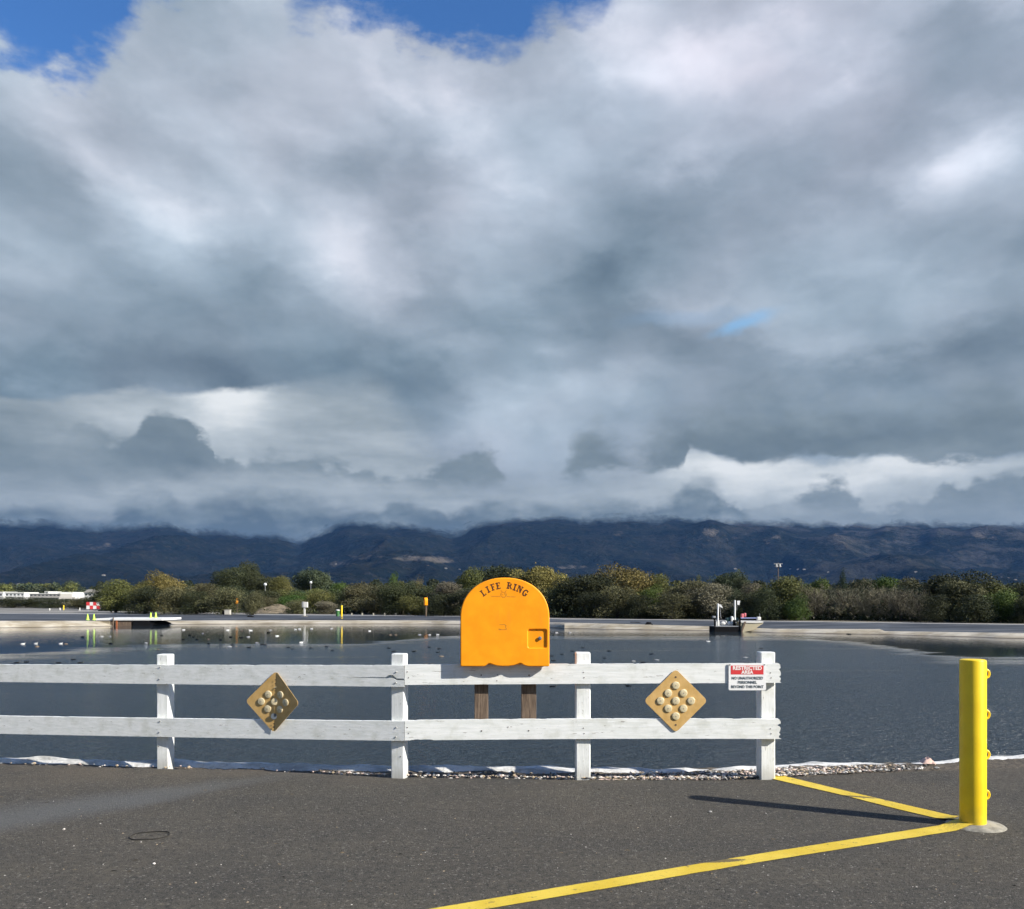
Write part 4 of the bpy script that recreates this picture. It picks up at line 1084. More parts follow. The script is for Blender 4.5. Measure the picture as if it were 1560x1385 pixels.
pebbles('gravel', sp, PM, 11, label='loose pale pebbles along the edge of the asphalt')
sp = []
for i in range(420):
    px, py = r.uniform(0, 1560), r.uniform(1190, 1384); q = G(px, py); sp.append((q.x, q.y, .001, r.choice([.002, .003, .004, .0055]) * r.uniform(.8, 1.2)))
pebbles('grit', sp, [PM[0], PM[1], PM[3], PM[4]], 12, label='scattered grit and small chips on the asphalt')
M_LEAF = material('dry_leaf', color=(.16, .12, .07), rough=.9); M_LEAFD = material('dark_debris', color=(.02, .018, .015), rough=.9)
mb = MB()
for i in range(150):
    px, py = r.uniform(0, 1560), r.uniform(1190, 1384); q = G(px, py)
    if foot_h(q.x, q.y) > 0: continue
    a = r.random() * 6.28; l = r.uniform(.006, .022); w = l * r.uniform(.15, .5); dx, dy = math.cos(a), math.sin(a); h = .003 + r.random() * .004
    mb.poly([(q.x - dx * l, q.y - dy * l, .002), (q.x + dy * w, q.y - dx * w, h), (q.x + dx * l, q.y + dy * l, .003), (q.x - dy * w, q.y + dx * w, h * .7)], r.randrange(2))
o = mb.build('leaf_litter', [M_LEAF, M_LEAFD], fix=False); props(o, kind='stuff', label='bits of dry leaf and twig on the asphalt')

# dark metal ring lying on the asphalt, left
q = G(228, 1274); mb = MB(); n1, n2 = 36, 6
for i in range(n1):
    t = 2 * math.pi * i / n1; w = 1 + .12 * math.sin(t * 2 + 1)
    for j in range(n2):
        s_ = 2 * math.pi * j / n2; rr_ = .112 * w + .0028 * math.cos(s_)
        mb.v.append((q.x + rr_ * math.cos(t), q.y + rr_ * math.sin(t) * 1.0, .004 + .004 * math.sin(s_) + .004 * max(0, math.sin(t * 3))))
for i in range(n1):
    for j in range(n2):
        mb.f.append((i * n2 + j, ((i + 1) % n1) * n2 + j, ((i + 1) % n1) * n2 + (j + 1) % n2, i * n2 + (j + 1) % n2)); mb.mi.append(0)
props(mb.build('wire_ring', M_LEAFD, smooth=True), 'thin dark wire ring lying on the asphalt at lower left', 'ring')
# crumpled pinkish rag on the liner
mb = MB(); c = G(1411, 1161.5, .01); n = 10
for i in range(n):
    for j in range(n):
        a, b_ = i / (n - 1) - .5, j / (n - 1) - .5; h = .05 * (1 - (2 * a) ** 2) * (1 - (2 * b_) ** 2) + .03 * mnoise.noise(Vector((a * 6, b_ * 6, 3))) * (1 - (2 * a) ** 2)
        mb.v.append((c.x + a * .13, c.y - .02 + b_ * .12, .012 + max(-.01, h)))
for i in range(n - 1):
    for j in range(n - 1): a = i * n + j; mb.f.append((a, a + n, a + n + 1, a + 1)); mb.mi.append(0)
props(mb.build('crumpled_rag', material('pink_rag', color=(.58, .40, .33), rough=.8), smooth=True), 'crumpled pinkish rag on the white pond liner left of the bollard', 'rag')
for (px, py, s_, mt, lb) in ((97.5, 1264.5, .010, PM[0], 'small white chip on the asphalt at far left'), (234.5, 1317, .011, PM[0], 'small white pebble on the asphalt at lower left'), (1082, 1238, .016, PM[4], 'small grey pebble on the asphalt below the tip of the bollard shadow')):
    q = G(px, py); o = pebbles('pebble', [(q.x, q.y, .004, s_)], [mt], int(px), kind=None); props(o, lb, 'pebble')
# ------------------------------------------------------------------ trees and bushes
def np_mesh(name, verts, quads, mats, mi=None, tone=None):
    me = bpy.data.meshes.new(name); me.vertices.add(len(verts)); me.vertices.foreach_set('co', np.asarray(verts, np.float32).ravel())
    q = np.asarray(quads, np.int32); me.loops.add(q.size); me.loops.foreach_set('vertex_index', q.ravel())
    me.polygons.add(len(q)); me.polygons.foreach_set('loop_start', (np.arange(len(q)) * q.shape[1]).astype(np.int32))
    if tone is not None:
        a = me.attributes.new('tone', 'FLOAT', 'FACE'); a.data.foreach_set('value', np.asarray(tone, np.float32))
    me.update(calc_edges=True)
    for m in mats: me.materials.append(m)
    return me
def leaf_mat(name, dark, light, accent=None):
    def fn(g, b):
        t = g.attr('tone'); r_ = g.objrand()
        c = g.mix(t, dark, light)
        if accent: c = g.mix(g.mul(g.sm(t, .80, 1.0), .7), c, accent)
        h = g.n.new('ShaderNodeHueSaturation'); g.put(h.inputs['Hue'], g.mad(r_, .03, .485)); g.put(h.inputs['Value'], g.mad(r_, .40, 1.02)); g.put(h.inputs['Color'], c)
        g.put(b.inputs['Base Color'], h.outputs[0]); b.inputs['Roughness'].default_value = .7; b.inputs['Specular IOR Level'].default_value = .2
    return material(name, fn)
LM = {'olive': leaf_mat('olive_leaves', (.026, .032, .010), (.120, .122, .036), (.17, .15, .055)),
      'gold': leaf_mat('yellowing_leaves', (.045, .040, .012), (.185, .150, .048), (.23, .18, .07)),
      'dark': leaf_mat('dark_leaves', (.012, .018, .009), (.048, .054, .022)),
      'green': leaf_mat('bright_green_leaves', (.018, .036, .008), (.085, .130, .026), (.12, .15, .04)),
      'brown': leaf_mat('brownish_twigs', (.028, .030, .013), (.108, .102, .050)),
      'bare': leaf_mat('grey_brown_twigs', (.060, .056, .034), (.175, .158, .110)),
      'far': leaf_mat('distant_leaves', (.018, .028, .016), (.055, .066, .034)),
      'pine': leaf_mat('pine_needles', (.008, .018, .010), (.022, .040, .020))}
M_BARK = material('bark', color=(.045, .036, .026), rough=.95)
def crown_mesh(name, mat, seed, n=5200, kind='round', leaf=.16, lobes=13):
    """unit crown: about 1 wide (x,y in -.5..+.5), z 0..1; leaf is relative to a 5 m crown"""
    rg = np.random.RandomState(seed)
    cs = []
    for i in range(lobes):
        if kind == 'cone':
            z = rg.uniform(.08, .92); rr = (1 - z) * .34 * rg.uniform(.3, 1); r = .10 + .13 * (1 - z)
        elif kind == 'low':
            z = rg.uniform(.12, .74); rr = .34 * rg.uniform(.2, 1) * (1 - .5 * z); r = rg.uniform(.14, .24)
        else:
            z = rg.uniform(.22, .80); rr = .31 * rg.uniform(.1, 1) * math.sqrt(max(.08, 1 - ((z - .45) / .52) ** 2)); r = rg.uniform(.12, .22)
        a = rg.uniform(0, 2 * math.pi); cs.append((rr * math.cos(a), rr * math.sin(a), z, r, rg.uniform(0, 1)))
    cs = np.array(cs); k = rg.choice(lobes, n, p=cs[:, 3] ** 2 / np.sum(cs[:, 3] ** 2))
    d = rg.normal(size=(n, 3)); d /= np.linalg.norm(d, axis=1)[:, None]
    rad = cs[k, 3] * (1 - rg.exponential(.16, n).clip(0, .9)) * (1 + .22 * np.sin(d[:, 0] * 9 + k) * np.sin(d[:, 2] * 8 + k * 2))
    stray = rg.random(n) < .025; rad[stray] *= rg.uniform(1.05, 1.3, stray.sum())
    p = cs[k, :3] + d * rad[:, None] * np.array([1, 1, .95])
    m_ = p[:, 2] > .015; p, d, k = p[m_], d[m_], k[m_]; n = len(p)
    zmax = p[:, 2].max(); p[:, 2] /= zmax; w = np.percentile(np.abs(p[:, :2]), 99); p[:, :2] *= .5 / w
    s = leaf / 5. * rg.uniform(.6, 1.35, n)
    if kind in ('twig',): pass
    a = rg.normal(size=(n, 3)) + d * .0; a /= np.linalg.norm(a, axis=1)[:, None]
    b = np.cross(a, d + rg.normal(size=(n, 3)) * .6); b /= np.linalg.norm(b, axis=1)[:, None]
    s1 = s[:, None]; s2 = s[:, None] * rg.uniform(.45, .8, (n, 1))
    v = np.stack([p - a * s1, p + b * s2, p + a * s1, p - b * s2], 1).reshape(-1, 3)
    tone = (.68 * cs[k, 4] + .32 * rg.random(n) + .12 * (rg.random(n) - .5)).clip(0, 1)
    return np_mesh(name, v, np.arange(n * 4).reshape(n, 4), [mat], tone=tone)
def twig_mesh(name, mat, seed, n=4600):
    """bare crown: fine upright twigs along arching limbs"""
    rg = np.random.RandomState(seed); P = []; D = []; T = []
    limbs = 46
    for i in range(limbs):
        a = rg.uniform(0, 2 * math.pi); el = rg.uniform(.35, 1.45); L = rg.uniform(.6, 1.) * (.62 + .38 * math.sin(el)); m = n // limbs; tn = rg.random()
        t = rg.uniform(.28, 1, m) ** .7
        x = L * .52 * math.cos(el) * t ** .8; z = L * .95 * math.sin(el) * t ** 1.05 - .10 * (t ** 3) * math.cos(el) + .05
        P.append(np.stack([x * math.cos(a), x * math.sin(a), z], 1) + rg.normal(size=(m, 3)) * .045 * t[:, None])
        dd = np.stack([np.full(m, math.cos(a) * math.cos(el)), np.full(m, math.sin(a) * math.cos(el)), np.full(m, math.sin(el) + .35)], 1) + rg.normal(size=(m, 3)) * .75
        D.append(dd); T.append(np.full(m, tn) * .5 + rg.random(m) * .5)
    p = np.concatenate(P); d = np.concatenate(D); d /= np.linalg.norm(d, axis=1)[:, None]; T = np.concatenate(T)
    p[:, 2] = np.maximum(p[:, 2], .01); p[:, 2] /= np.percentile(p[:, 2], 99.6); p[:, :2] *= .5 / np.percentile(np.abs(p[:, :2]), 99)
    n = len(p); L = rg.uniform(.022, .055, (n, 1)); b = np.cross(d, rg.normal(size=(n, 3))); b /= np.linalg.norm(b, axis=1)[:, None]; w = rg.uniform(.0016, .0042, (n, 1))
    v = np.stack([p - d * L - b * w, p - d * L + b * w, p + d * L + b * w * .5, p + d * L - b * w * .5], 1).reshape(-1, 3)
    return np_mesh(name, v, np.arange(n * 4).reshape(n, 4), [mat], tone=T)
CM = {}
def get_crown(kind, shape, var):
    key = (kind, shape, var)
    if key not in CM:
        sd = (hash((len(kind) * 7 + sum(map(ord, kind)), sum(map(ord, shape)), var)) & 0xffff)
        if shape == 'twig': CM[key] = twig_mesh('crown', LM[kind], sd)
        else: CM[key] = crown_mesh('crown', LM[kind], sd, n={'round': 20000, 'low': 14000, 'cone': 7000, 'far': 2200}[shape], kind='round' if shape == 'far' else shape, lobes={'round': 24, 'low': 20, 'cone': 24, 'far': 12}[shape], leaf={'far': .22}.get(shape, .072))
    return CM[key]
TK = {}
def trunk_mesh(var, bare=False):
    key = (var, bare)
    if key in TK: return TK[key]
    r = random.Random(50 + var + 10 * bare); mb = MB(); n = 5 if bare else 3
    for i in range(n + 1):
        a = r.uniform(0, 6.28); sp_ = r.uniform(.12, .34) if i else .03; h = r.uniform(.55, .85) if not bare else r.uniform(.7, .95); b0 = r.uniform(0, .03)
        p = [Vector((b0 * math.cos(a), b0 * math.sin(a), -.05))]; 
        for q in (.2, .45, .7, 1):
            p.append(Vector((sp_ * q ** 1.3 * math.cos(a) + r.uniform(-.02, .02), sp_ * q ** 1.3 * math.sin(a) + r.uniform(-.02, .02), h * q)))
        mb.tube(p, [.030, .024, .017, .010, .004], 6)
        if bare:
            for j in range(3):
                st = p[2 + j % 2]; a2 = a + r.uniform(-1, 1); e = st + Vector((.16 * math.cos(a2), .16 * math.sin(a2), r.uniform(.15, .3)))
                mb.tube([st, (st + e) / 2 + Vector((0, 0, .02)), e], [.010, .007, .002], 5)
    me = bpy.data.meshes.new('trunk'); me.from_pydata(mb.v, [], mb.f); me.materials.append(M_BARK)
    TK[key] = me; return me
CNT = [0]
def tree(px, w, top, base, Y, kind, shape, label=None, group=None, name=None, depth=None, cat=None):
    """px centre, w width, top/base rows of the photo; Y metres away."""
    CNT[0] += 1; r = random.Random(CNT[0] * 13 + 5)
    s = F / Y; h = (base - top) / s; wd = w / s * 1.06; z0 = EYE - (base - HY) / s
    nm = name or ('tree' if h > 3.2 else 'bush')
    o = bpy.data.objects.new(nm, None); C.objects.link(o); o.location = ((px - CX) / s, Y, z0)
    o.rotation_euler = (0, 0, 0); props(o, label, cat or nm, group)
    o.empty_display_size = .5
    cr = bpy.data.objects.new('crown', get_crown(kind, shape, r.randrange(3))); C.objects.link(cr); cr.parent = o
    cr.rotation_euler = (0, 0, r.uniform(0, 6.28)); d_ = depth or wd * .9
    cr.scale = (wd, wd, h)
    if shape != 'far':
        tk = bpy.data.objects.new('trunk', trunk_mesh(r.randrange(3), shape == 'twig')); C.objects.link(tk); tk.parent = o
        tk.rotation_euler = (0, 0, r.uniform(0, 6.28)); tk.scale = (wd * .9, wd * .9, h)
    return o
def gb(px, Y): return HY + (EYE - GZ) * F / Y         # row of the ground at distance Y
T = [
 # left distance: groves behind the white buildings are added below
 (176, 58, 881, 112, 'olive', 'round', 'olive green tree behind the red and white checkered board'),
 (222, 46, 884, 108, 'olive', 'round', 'rounded olive tree left of the tallest yellow green tree on the left'),
 (251, 52, 867, 110, 'gold', 'round', 'tallest yellow green tree left of the dark grove'),
 (222, 52, 892, 104, 'dark', 'low', 'dark rounded bush in front of the rounded olive tree on the left'),
 (272, 58, 891, 102, 'brown', 'low', 'grey brown bush behind the white instrument stand'),
 (311, 48, 886, 108, 'brown', 'round', 'reddish brown tree between the instrument stand and the dark grove'),
 (340, 64, 894, 100, 'brown', 'low', 'wide brownish bush behind the concrete box'),
 (348, 50, 862, 150, 'dark', 'round', 'dark round tree at the left of the tall dark grove'),
 (384, 48, 852, 155, 'dark', 'round', 'tallest dark tree of the left grove'),
 (410, 44, 874, 150, 'dark', 'round', 'dark tree at the right of the tall dark grove'),
 (430, 36, 876, 140, 'olive', 'round', 'small light olive tree behind the globe lamp on its pole'),
 (385, 34, 900, 98, 'brown', 'low', 'small brown bush right of the orange cabinet on the left bank'),
 (475, 58, 863, 160, 'far', 'round', 'large dull green tree behind the second globe lamp'),
 (442, 46, 900, 118, 'green', 'low', 'bright green bush left of the white pedestal box'),
 (488, 46, 899, 116, 'olive', 'low', 'olive bush right of the white pedestal box'),
 (455, 40, 912, 104, 'brown', 'low', 'low brown scrub behind the white pedestal box'),
 (495, 36, 914, 103, 'bare', 'low', 'low grey scrub left of the green bin'),
 (512, 40, 886, 120, 'green', 'round', 'green tree behind the far yellow post'),
 (548, 60, 885, 112, 'brown', 'round', 'brown green tree right of the far yellow post'),
 (601, 30, 869, 125, 'green', 'cone', 'pointed bright green tree rising above the thicket'),
 (578, 70, 889, 102, 'brown', 'low', 'broad brown bush in the middle of the left thicket'),
 (612, 72, 884, 98, 'dark', 'low', 'broad dark green bush left of the distant orange cabinet'),
 (640, 36, 881, 112, 'gold', 'twig', 'tan twiggy tree behind the distant orange cabinet'),
 (630, 44, 905, 95, 'olive', 'low', 'low olive bush beside the distant orange cabinet'),
 (684, 62, 884, 98, 'bare', 'round', 'grey green tree between the two orange cabinets'),
 (676, 52, 902, 93, 'dark', 'low', 'dark low bush between the two orange cabinets'),
 (712, 52, 862, 112, 'olive', 'round', 'olive tree just left of the large cabinet'),
 (748, 60, 860, 116, 'dark', 'round', 'dark tree above the left shoulder of the large cabinet'),
 (715, 60, 893, 92, 'dark', 'low', 'dark bush at the left edge of the large cabinet'),
 (780, 60, 862, 108, 'dark', 'round', 'dark tree behind the top of the large cabinet'),
 (811, 78, 857, 100, 'gold', 'round', 'broad yellow green tree just right of the large cabinet'),
 (858, 58, 885, 88, 'dark', 'low', 'black green bush right of the large cabinet'),
 (888, 86, 873, 86, 'dark', 'round', 'dark leafy tree between the yellow tree and the tan willow'),
 (855, 44, 872, 105, 'olive', 'round', 'olive tree top behind the black green bush'),
 (903, 50, 870, 104, 'gold', 'round', 'pale olive tree top behind the dark leafy tree'),
 (962, 84, 856, 92, 'gold', 'round', 'large domed tan willow rising above the middle of the thicket'),
 (1002, 50, 872, 90, 'olive', 'round', 'olive tree on the right flank of the domed tan willow'),
 (940, 62, 889, 81, 'brown', 'low', 'brown bush in front of the domed tan willow'),
 (905, 52, 900, 82, 'dark', 'low', 'dark thicket bush at the left foot of the tan willow'),
 (992, 40, 889, 80, 'green', 'low', 'bright green bush at the right foot of the tan willow'),
 (974, 44, 905, 79, 'dark', 'low', 'dark green bush under the bright green one'),
 (1042, 74, 881, 80, 'brown', 'round', 'broad brown willow left of the moored work boat'),
 (1086, 74, 886, 78, 'bare', 'round', 'grey brown willow behind the moored work boat'),
 (1022, 56, 902, 77, 'brown', 'low', 'low brown bush left of the moored work boat'),
 (1112, 52, 867, 105, 'far', 'round', 'dull green tree behind the willow by the work boat'),
 (1128, 30, 876, 98, 'dark', 'round', 'small dark tree top right of the dull green tree'),
 (1064, 22, 875, 108, 'olive', 'cone', 'small pointed olive tree top left of the work boat'),
 (1148, 42, 886, 78, 'bare', 'round', 'grey willow above the boat\'s yellowish bow'),
 (1150, 60, 900, 75, 'dark', 'low', 'dark bush behind the boat\'s bow'),
 (1196, 78, 875, 76, 'olive', 'round', 'bright olive green tree right of the work boat'),
 (1168, 46, 896, 73, 'dark', 'low', 'dark bush under the bright olive tree'),
 (1212, 36, 903, 72, 'green', 'low', 'green bush at the right foot of the bright olive tree'),
 (1246, 52, 877, 95, 'green', 'round', 'green tree top left of the dark pine'),
 (1284, 24, 863, 100, 'pine', 'cone', 'dark narrow pine rising above the bare willows'),
 (1243, 66, 892, 74, 'bare', 'twig', 'bare willow right of the bright olive tree'),
 (1292, 70, 890, 73, 'bare', 'twig', 'bare willow below the dark pine'),
 (1336, 60, 889, 72, 'bare', 'twig', 'pale bare willow right of the dark pine'),
 (1312, 60, 878, 94, 'dark', 'round', 'dark tree top right of the dark pine'),
 (1352, 66, 876, 92, 'green', 'round', 'long green tree top behind the pale bare willow'),
 (1394, 50, 877, 86, 'brown', 'round', 'brown green tree top left of the large dark tree'),
 (1372, 52, 894, 70, 'bare', 'twig', 'bare willow with dark forked limbs'),
 (1402, 40, 898, 69, 'bare', 'twig', 'small bare willow at the foot of the large dark tree'),
 (1442, 104, 868, 72, 'dark', 'round', 'large dark olive tree towards the right edge'),
 (1470, 66, 880, 70, 'brown', 'round', 'brownish tree on the right of the large dark tree'),
 (1424, 46, 905, 66, 'dark', 'low', 'dark bush at the foot of the large dark tree'),
 (1512, 60, 882, 72, 'olive', 'round', 'olive tree above and right of the yellow bollard'),
 (1528, 56, 895, 66, 'green', 'low', 'green bush near the right edge'),
 (1560, 70, 882, 74, 'dark', 'round', 'dark tree cut by the right edge'),
 (1484, 54, 905, 65, 'dark', 'low', 'dark bush behind the top of the yellow bollard'),
 (1572, 52, 905, 64, 'dark', 'low', 'dark bush cut by the right edge'),
 (20, 60, 908.5, 170, 'dark', 'low', 'dark bush in front of the white buildings at the left edge'),
 (58, 50, 910, 168, 'dark', 'low', 'dark bush below the long white building'),
 (92, 48, 911, 160, 'dark', 'low', 'dark olive bush right of the bush below the white building'),
 (122, 46, 909, 150, 'brown', 'low', 'brown bush left of the red and white checkered board'),
 (150, 40, 908, 150, 'dark', 'low', 'dark bush behind the red and white checkered board'),
 (190, 50, 900, 130, 'olive', 'low', 'brownish bush right of the red and white checkered board'),
 (300, 50, 900, 101, 'dark', 'low', 'dark low bush right of the instrument stand'),
 (408, 36, 908, 112, 'brown', 'low', 'brown scrub below the globe lamp'),
]
for (px, w, top, Y, kind, shape, lb) in T:
    tree(px, w, top, gb(px, Y) + (1.5 if Y < 110 else 0), Y, kind, shape, lb)
# unbroken understorey: one mass of low scrub and one row of bushes behind the front trees
def scrub_stuff():
    rg = np.random.RandomState(3); n = 26000
    px = rg.uniform(500, 1640, n); px[:3500] = rg.uniform(150, 500, 3500)
    Yf = np.interp(px, [150, 400, 700, 860, 1080, 1180, 1560, 1640], [128, 108, 97, 83, 77, 74, 65, 63]) + rg.exponential(1.6, n) + .3
    hmax = np.interp(px, [150, 500, 560, 1560], [.5, .6, 1.6, 1.5]) * (.6 + .5 * np.sin(px * .13) * np.sin(px * .031 + 1) + .2 * np.sin(px * .45))
    z = GZ + rg.uniform(0, 1, n) ** 1.2 * np.abs(hmax)
    p = np.stack([(px - CX) / F * Yf, Yf, z], 1)
    a = rg.normal(size=(n, 3)); a /= np.linalg.norm(a, axis=1)[:, None]; b = np.cross(a, rg.normal(size=(n, 3))); b /= np.linalg.norm(b, axis=1)[:, None]
    s = rg.uniform(.05, .16, (n, 1)); v = np.stack([p - a * s, p + b * s * .6, p + a * s, p - b * s * .6], 1).reshape(-1, 3)
    me = np_mesh('undergrowth', v, np.arange(n * 4).reshape(n, 4), [LM['dark']], tone=rg.random(n) * .9)
    o = bpy.data.objects.new('undergrowth', me); C.objects.link(o); props(o, kind='stuff', label='dark undergrowth along the foot of the trees')
scrub_stuff()
def GAPR(x): return next(s_ for l_, s_ in ((340, 'left of the dark grove'), (560, 'between the grove and the far bollard'), (700, 'left of the large cabinet'), (900, 'around the large cabinet'), (1090, 'left of the work boat'), (1290, 'between the work boat and the pine'), (9999, 'right of the dark pine')) if x < l_)
r = random.Random(77); x = 160
while x < 1600:
    Y = float(np.interp(x, [150, 400, 700, 860, 1080, 1180, 1560, 1640], [135, 125, 108, 95, 88, 86, 80, 78])) * r.uniform(.97, 1.05)
    tree(x, r.uniform(46, 70), r.uniform(891, 898), gb(x, Y), Y, r.choice(['dark', 'dark', 'far', 'olive']), 'low', 'dark bush filling a gap behind the trees ' + GAPR(x), 'gap bushes ' + GAPR(x), name='bush')
    x += r.uniform(22, 34)
# distant groves across the plain
x = -30
while x < 1600:
    for rep in range(2):
        Y = r.choice([260, 330, 430, 560, 700]); top = r.uniform(884, 899) if x < 330 else r.uniform(882, 893)
        if Y < 350: top = max(top, 893)
        if x < 175: Y = r.choice([470, 560, 700, 850]); top = r.uniform(884, 897)
        tree(x + r.uniform(-12, 12), r.uniform(18, 42), top, gb(x, Y), Y, r.choice(['far', 'far', 'olive', 'dark']), 'far', 'small distant tree on the plain ' + ('behind the white buildings' if x < 165 else GAPR(x)), 'distant trees ' + ('behind the white buildings' if x < 165 else GAPR(x)), name='tree')
    x += r.uniform(13, 20)

# ------------------------------------------------------------------ far buildings
M_WWALL = material('white_wall', color=(.72, .72, .70), rough=.7); M_ROOF = material('grey_roof', color=(.34, .33, .31), rough=.8)
M_GLASS = material('dark_window', color=(.03, .04, .05), rough=.2); M_TANR = material('tan_roof', color=(.30, .22, .16), rough=.8); M_PALE = material('pale_roof', color=(.62, .62, .58), rough=.6)
def building(px0, px1, top, base, Y, label, roof=M_PALE, wall=M_WWALL, wins=5, cat='building', group=None, pitch=0., name='building', dep=12):
    a, b_ = W(px0, base, Y), W(px1, top, Y); r_ = thing(name, ((a.x + b_.x) / 2, Y, a.z), label, cat, group)
    w = b_.x - a.x; h = b_.z - a.z; wh = h * (.55 if pitch else .72); zc = a.z - 1.5
    mb = MB(); mb.box(((a.x + b_.x) / 2, Y + dep / 2, (zc + a.z + wh) / 2), (w, dep, a.z + wh - zc)); mb.build('wall', wall, r_)
    mb = MB()
    if pitch:
        xm = (a.x + b_.x) / 2; o_ = w * .54; z1_ = a.z + wh + .01; 
        mb.prism([(xm - o_, z1_), (xm + o_, z1_), (xm + o_ * .55, b_.z), (xm - o_ * .55, b_.z)], lambda q: (q[0], Y - .4, q[1]), lambda q: (q[0], Y + dep + .4, q[1]))
    else: mb.box(((a.x + b_.x) / 2, Y + dep / 2, a.z + wh + (h - wh) / 2 + .01), (w * 1.02, dep * 1.04, h - wh))
    mb.build('roof', roof, r_)
    for i in range(wins):
        xw = a.x + w * (i + .5) / wins; mb = MB(); mb.box((xw, Y - .02, a.z + wh * .5), (w / wins * .5, .06, wh * .45)); mb.build('window', M_GLASS, r_)
    return r_
building(-20, 5, 901.5, 909, 420, 'white flat building cut by the left edge', wins=3)
building(8, 37, 902.2, 908.5, 400, 'short white flat building near the left edge', wins=5)
building(45, 92, 904, 908.5, 380, 'long low building with a pale band roof at far left', wins=8, wall=M_ROOF)
building(88, 111, 902, 908, 390, 'white building at the right end of the long low one', wins=4)
building(52, 90, 909.2, 914.5, 330, 'low grey shed in front of the long low building', wins=6, wall=M_ROOF, roof=M_ROOF)
building(128, 160, 898, 909, 360, 'grey roofed building behind the checkered board', wins=5, pitch=1, roof=M_ROOF)
building(68, 74, 901, 904.5, 430, 'small white hut on the roof line of the far buildings', wins=1)
building(186, 206, 909.5, 917, 135, 'small hut with a brown roof behind the left bushes', wins=1, pitch=1, roof=M_TANR, wall=material('cream_wall', color=(.5, .42, .34)), dep=3)
building(502, 531, 907, 919, 130, 'small grey cabin with a pale roof behind the green bin', wins=2, pitch=1, roof=M_ROOF, wall=material('grey_wall', color=(.22, .23, .24)), dep=3)
M_HW = material('house_wall', color=(.32, .31, .29), rough=.9); M_HR = material('house_roof', color=(.22, .19, .17), rough=.9)
hs = [(28, 890.5), (40, 893.5), (98, 892.5), (158, 876.5), (512, 860), (652, 862.5), (679, 866), (670, 871.5), (1120, 868), (1225, 868), (1235, 869), (1204, 867), (1216, 868.5), (1262, 872), (1395, 872), (1482, 878), (1499, 879), (1510, 879.5), (1526, 880.5), (1536, 882), (1547, 884), (934, 868), (700, 868)]
Yt = np.linspace(Y0 + 60, YC - 200, 260); r = random.Random(9)
for i, (px, py) in enumerate(hs):
    zz = mountain_z(np.full(260, float(px)), Yt); rows_ = HY - (zz - EYE) / Yt * F; j = int(np.argmin(np.abs(rows_ - py))); Y = float(Yt[j]); z = float(zz[j]); s = F / Y
    w = r.uniform(2.4, 4.6) / s; x = (px - CX) / s
    rt = thing('house', (x, Y, z), 'tiny pale house on the mountain slope ' + ('left of the large orange cabinet' if px < 760 else 'left of the utility pole' if px < 1186 else 'between the utility pole and the dark pine' if px < 1290 else 'right of the dark pine'), 'house', 'houses on the slope, part %d' % (px > 760) + ('a' if px < 1186 else 'b' if px < 1290 else 'c'))
    mb = MB(); mb.box((x, Y, z + .12 * w), (w, w * .7, w * .34)); mb.build('wall', M_HW, rt)
    mb = MB(); h0 = z + .29 * w + .05; mb.prism([(x - w * .55, h0), (x + w * .55, h0), (x, h0 + w * .2)], lambda q: (q[0], Y - w * .4, q[1]), lambda q: (q[0], Y + w * .4, q[1])); mb.build('roof', M_HR, rt)

# ------------------------------------------------------------------ things on the far bank
def put(name, px, base, Y, label, cat, group=None):
    p = W(px, base, Y); return thing(name, p, label, cat, group), p, F / Y
# distant life ring cabinets: copies of the near one, turned sideways
for px, base, s, rz, lb in ((648.5, 938, 15.6, -75, 'small distant orange life ring cabinet on a post before the dark thicket'), (361, 932, 11.8, -74, 'small distant orange life ring cabinet right of the concrete box'), (177.5, 931, 11.0, -72, 'small distant orange life ring cabinet right of the checkered board')):
    Y = F / s; p = W(px, base, Y); o = copy_tree(CAB, p, R(rz), 1., label=lb)
    mb = MB(); mb.box((0, .05, .5), (.12, .10, 1.1)); mp = mb.build('post', M_BROWN); mp.parent = o
for px, base, s, lb in ((520.5, 940.3, 15.3, 'distant yellow bollard standing beside the green bin'), (97, 933, 9.3, 'distant yellow bollard on the left bank')):
    p = W(px, base, F / s); copy_tree(BOL, p, R(200), 1., label=lb)
# concrete pads carrying them at the level of the picture
M_CW = material('aged_white_paint', color=(.62, .61, .57), rough=.6); M_GRN = material('green_plastic', color=(.05, .16, .05), rough=.5); M_BLK = material('black_rubber', color=(.008, .008, .009), rough=.9, spec=.1)
M_LIME = material('lime_plastic', color=(.52, .85, .08), rough=.5); M_GREY = material('grey_paint', color=(.25, .26, .27), rough=.5); M_BLUE = material('blue_grey_pipe', color=(.20, .24, .42), rough=.5)
M_BTAN = material('boat_tan', color=(.42, .37, .25), rough=.7); M_PINK = material('red_gear', color=(.62, .16, .18), rough=.5); M_TEAL = material('dark_green_gear', color=(.02, .06, .06), rough=.5)
t, p, s = put('bin', 514.5, 939, 86, 'small green bin with a white lid beside the far yellow bollard', 'bin')
mb = MB(); mb.lathe(p, [(.17, 0), (.20, .55), (.20, .58)], 14); mb.build('tub', M_GRN, t, smooth=True); mb = MB(); mb.lathe(p + Vector((0, 0, .585)), [(.22, 0), (.20, .07), (.05, .10)], 14); mb.build('lid', M_CW, t, smooth=True)
t, p, s = put('pedestal', 464, 939, 87, 'white control box on a white post on the far bank', 'control box')
mb = MB(); mb.box(p + Vector((0, 0, .45)), (.16, .16, .9)); mb.build('post', M_CW, t, bevel=.01); mb = MB(); mb.box(p + Vector((.12, 0, 1.18)), (.42, .3, .56)); bx = mb.build('box', M_CW, t, bevel=.02); mb = MB(); mb.box(p + Vector((-.17, -.01, 1.2)), (.14, .26, .58)); mb.build('side_panel', M_GREY, t)
mb = MB(); mb.box(p + Vector((0, 0, .02)), (.5, .4, .06)); mb.build('foot', M_CONC, t)
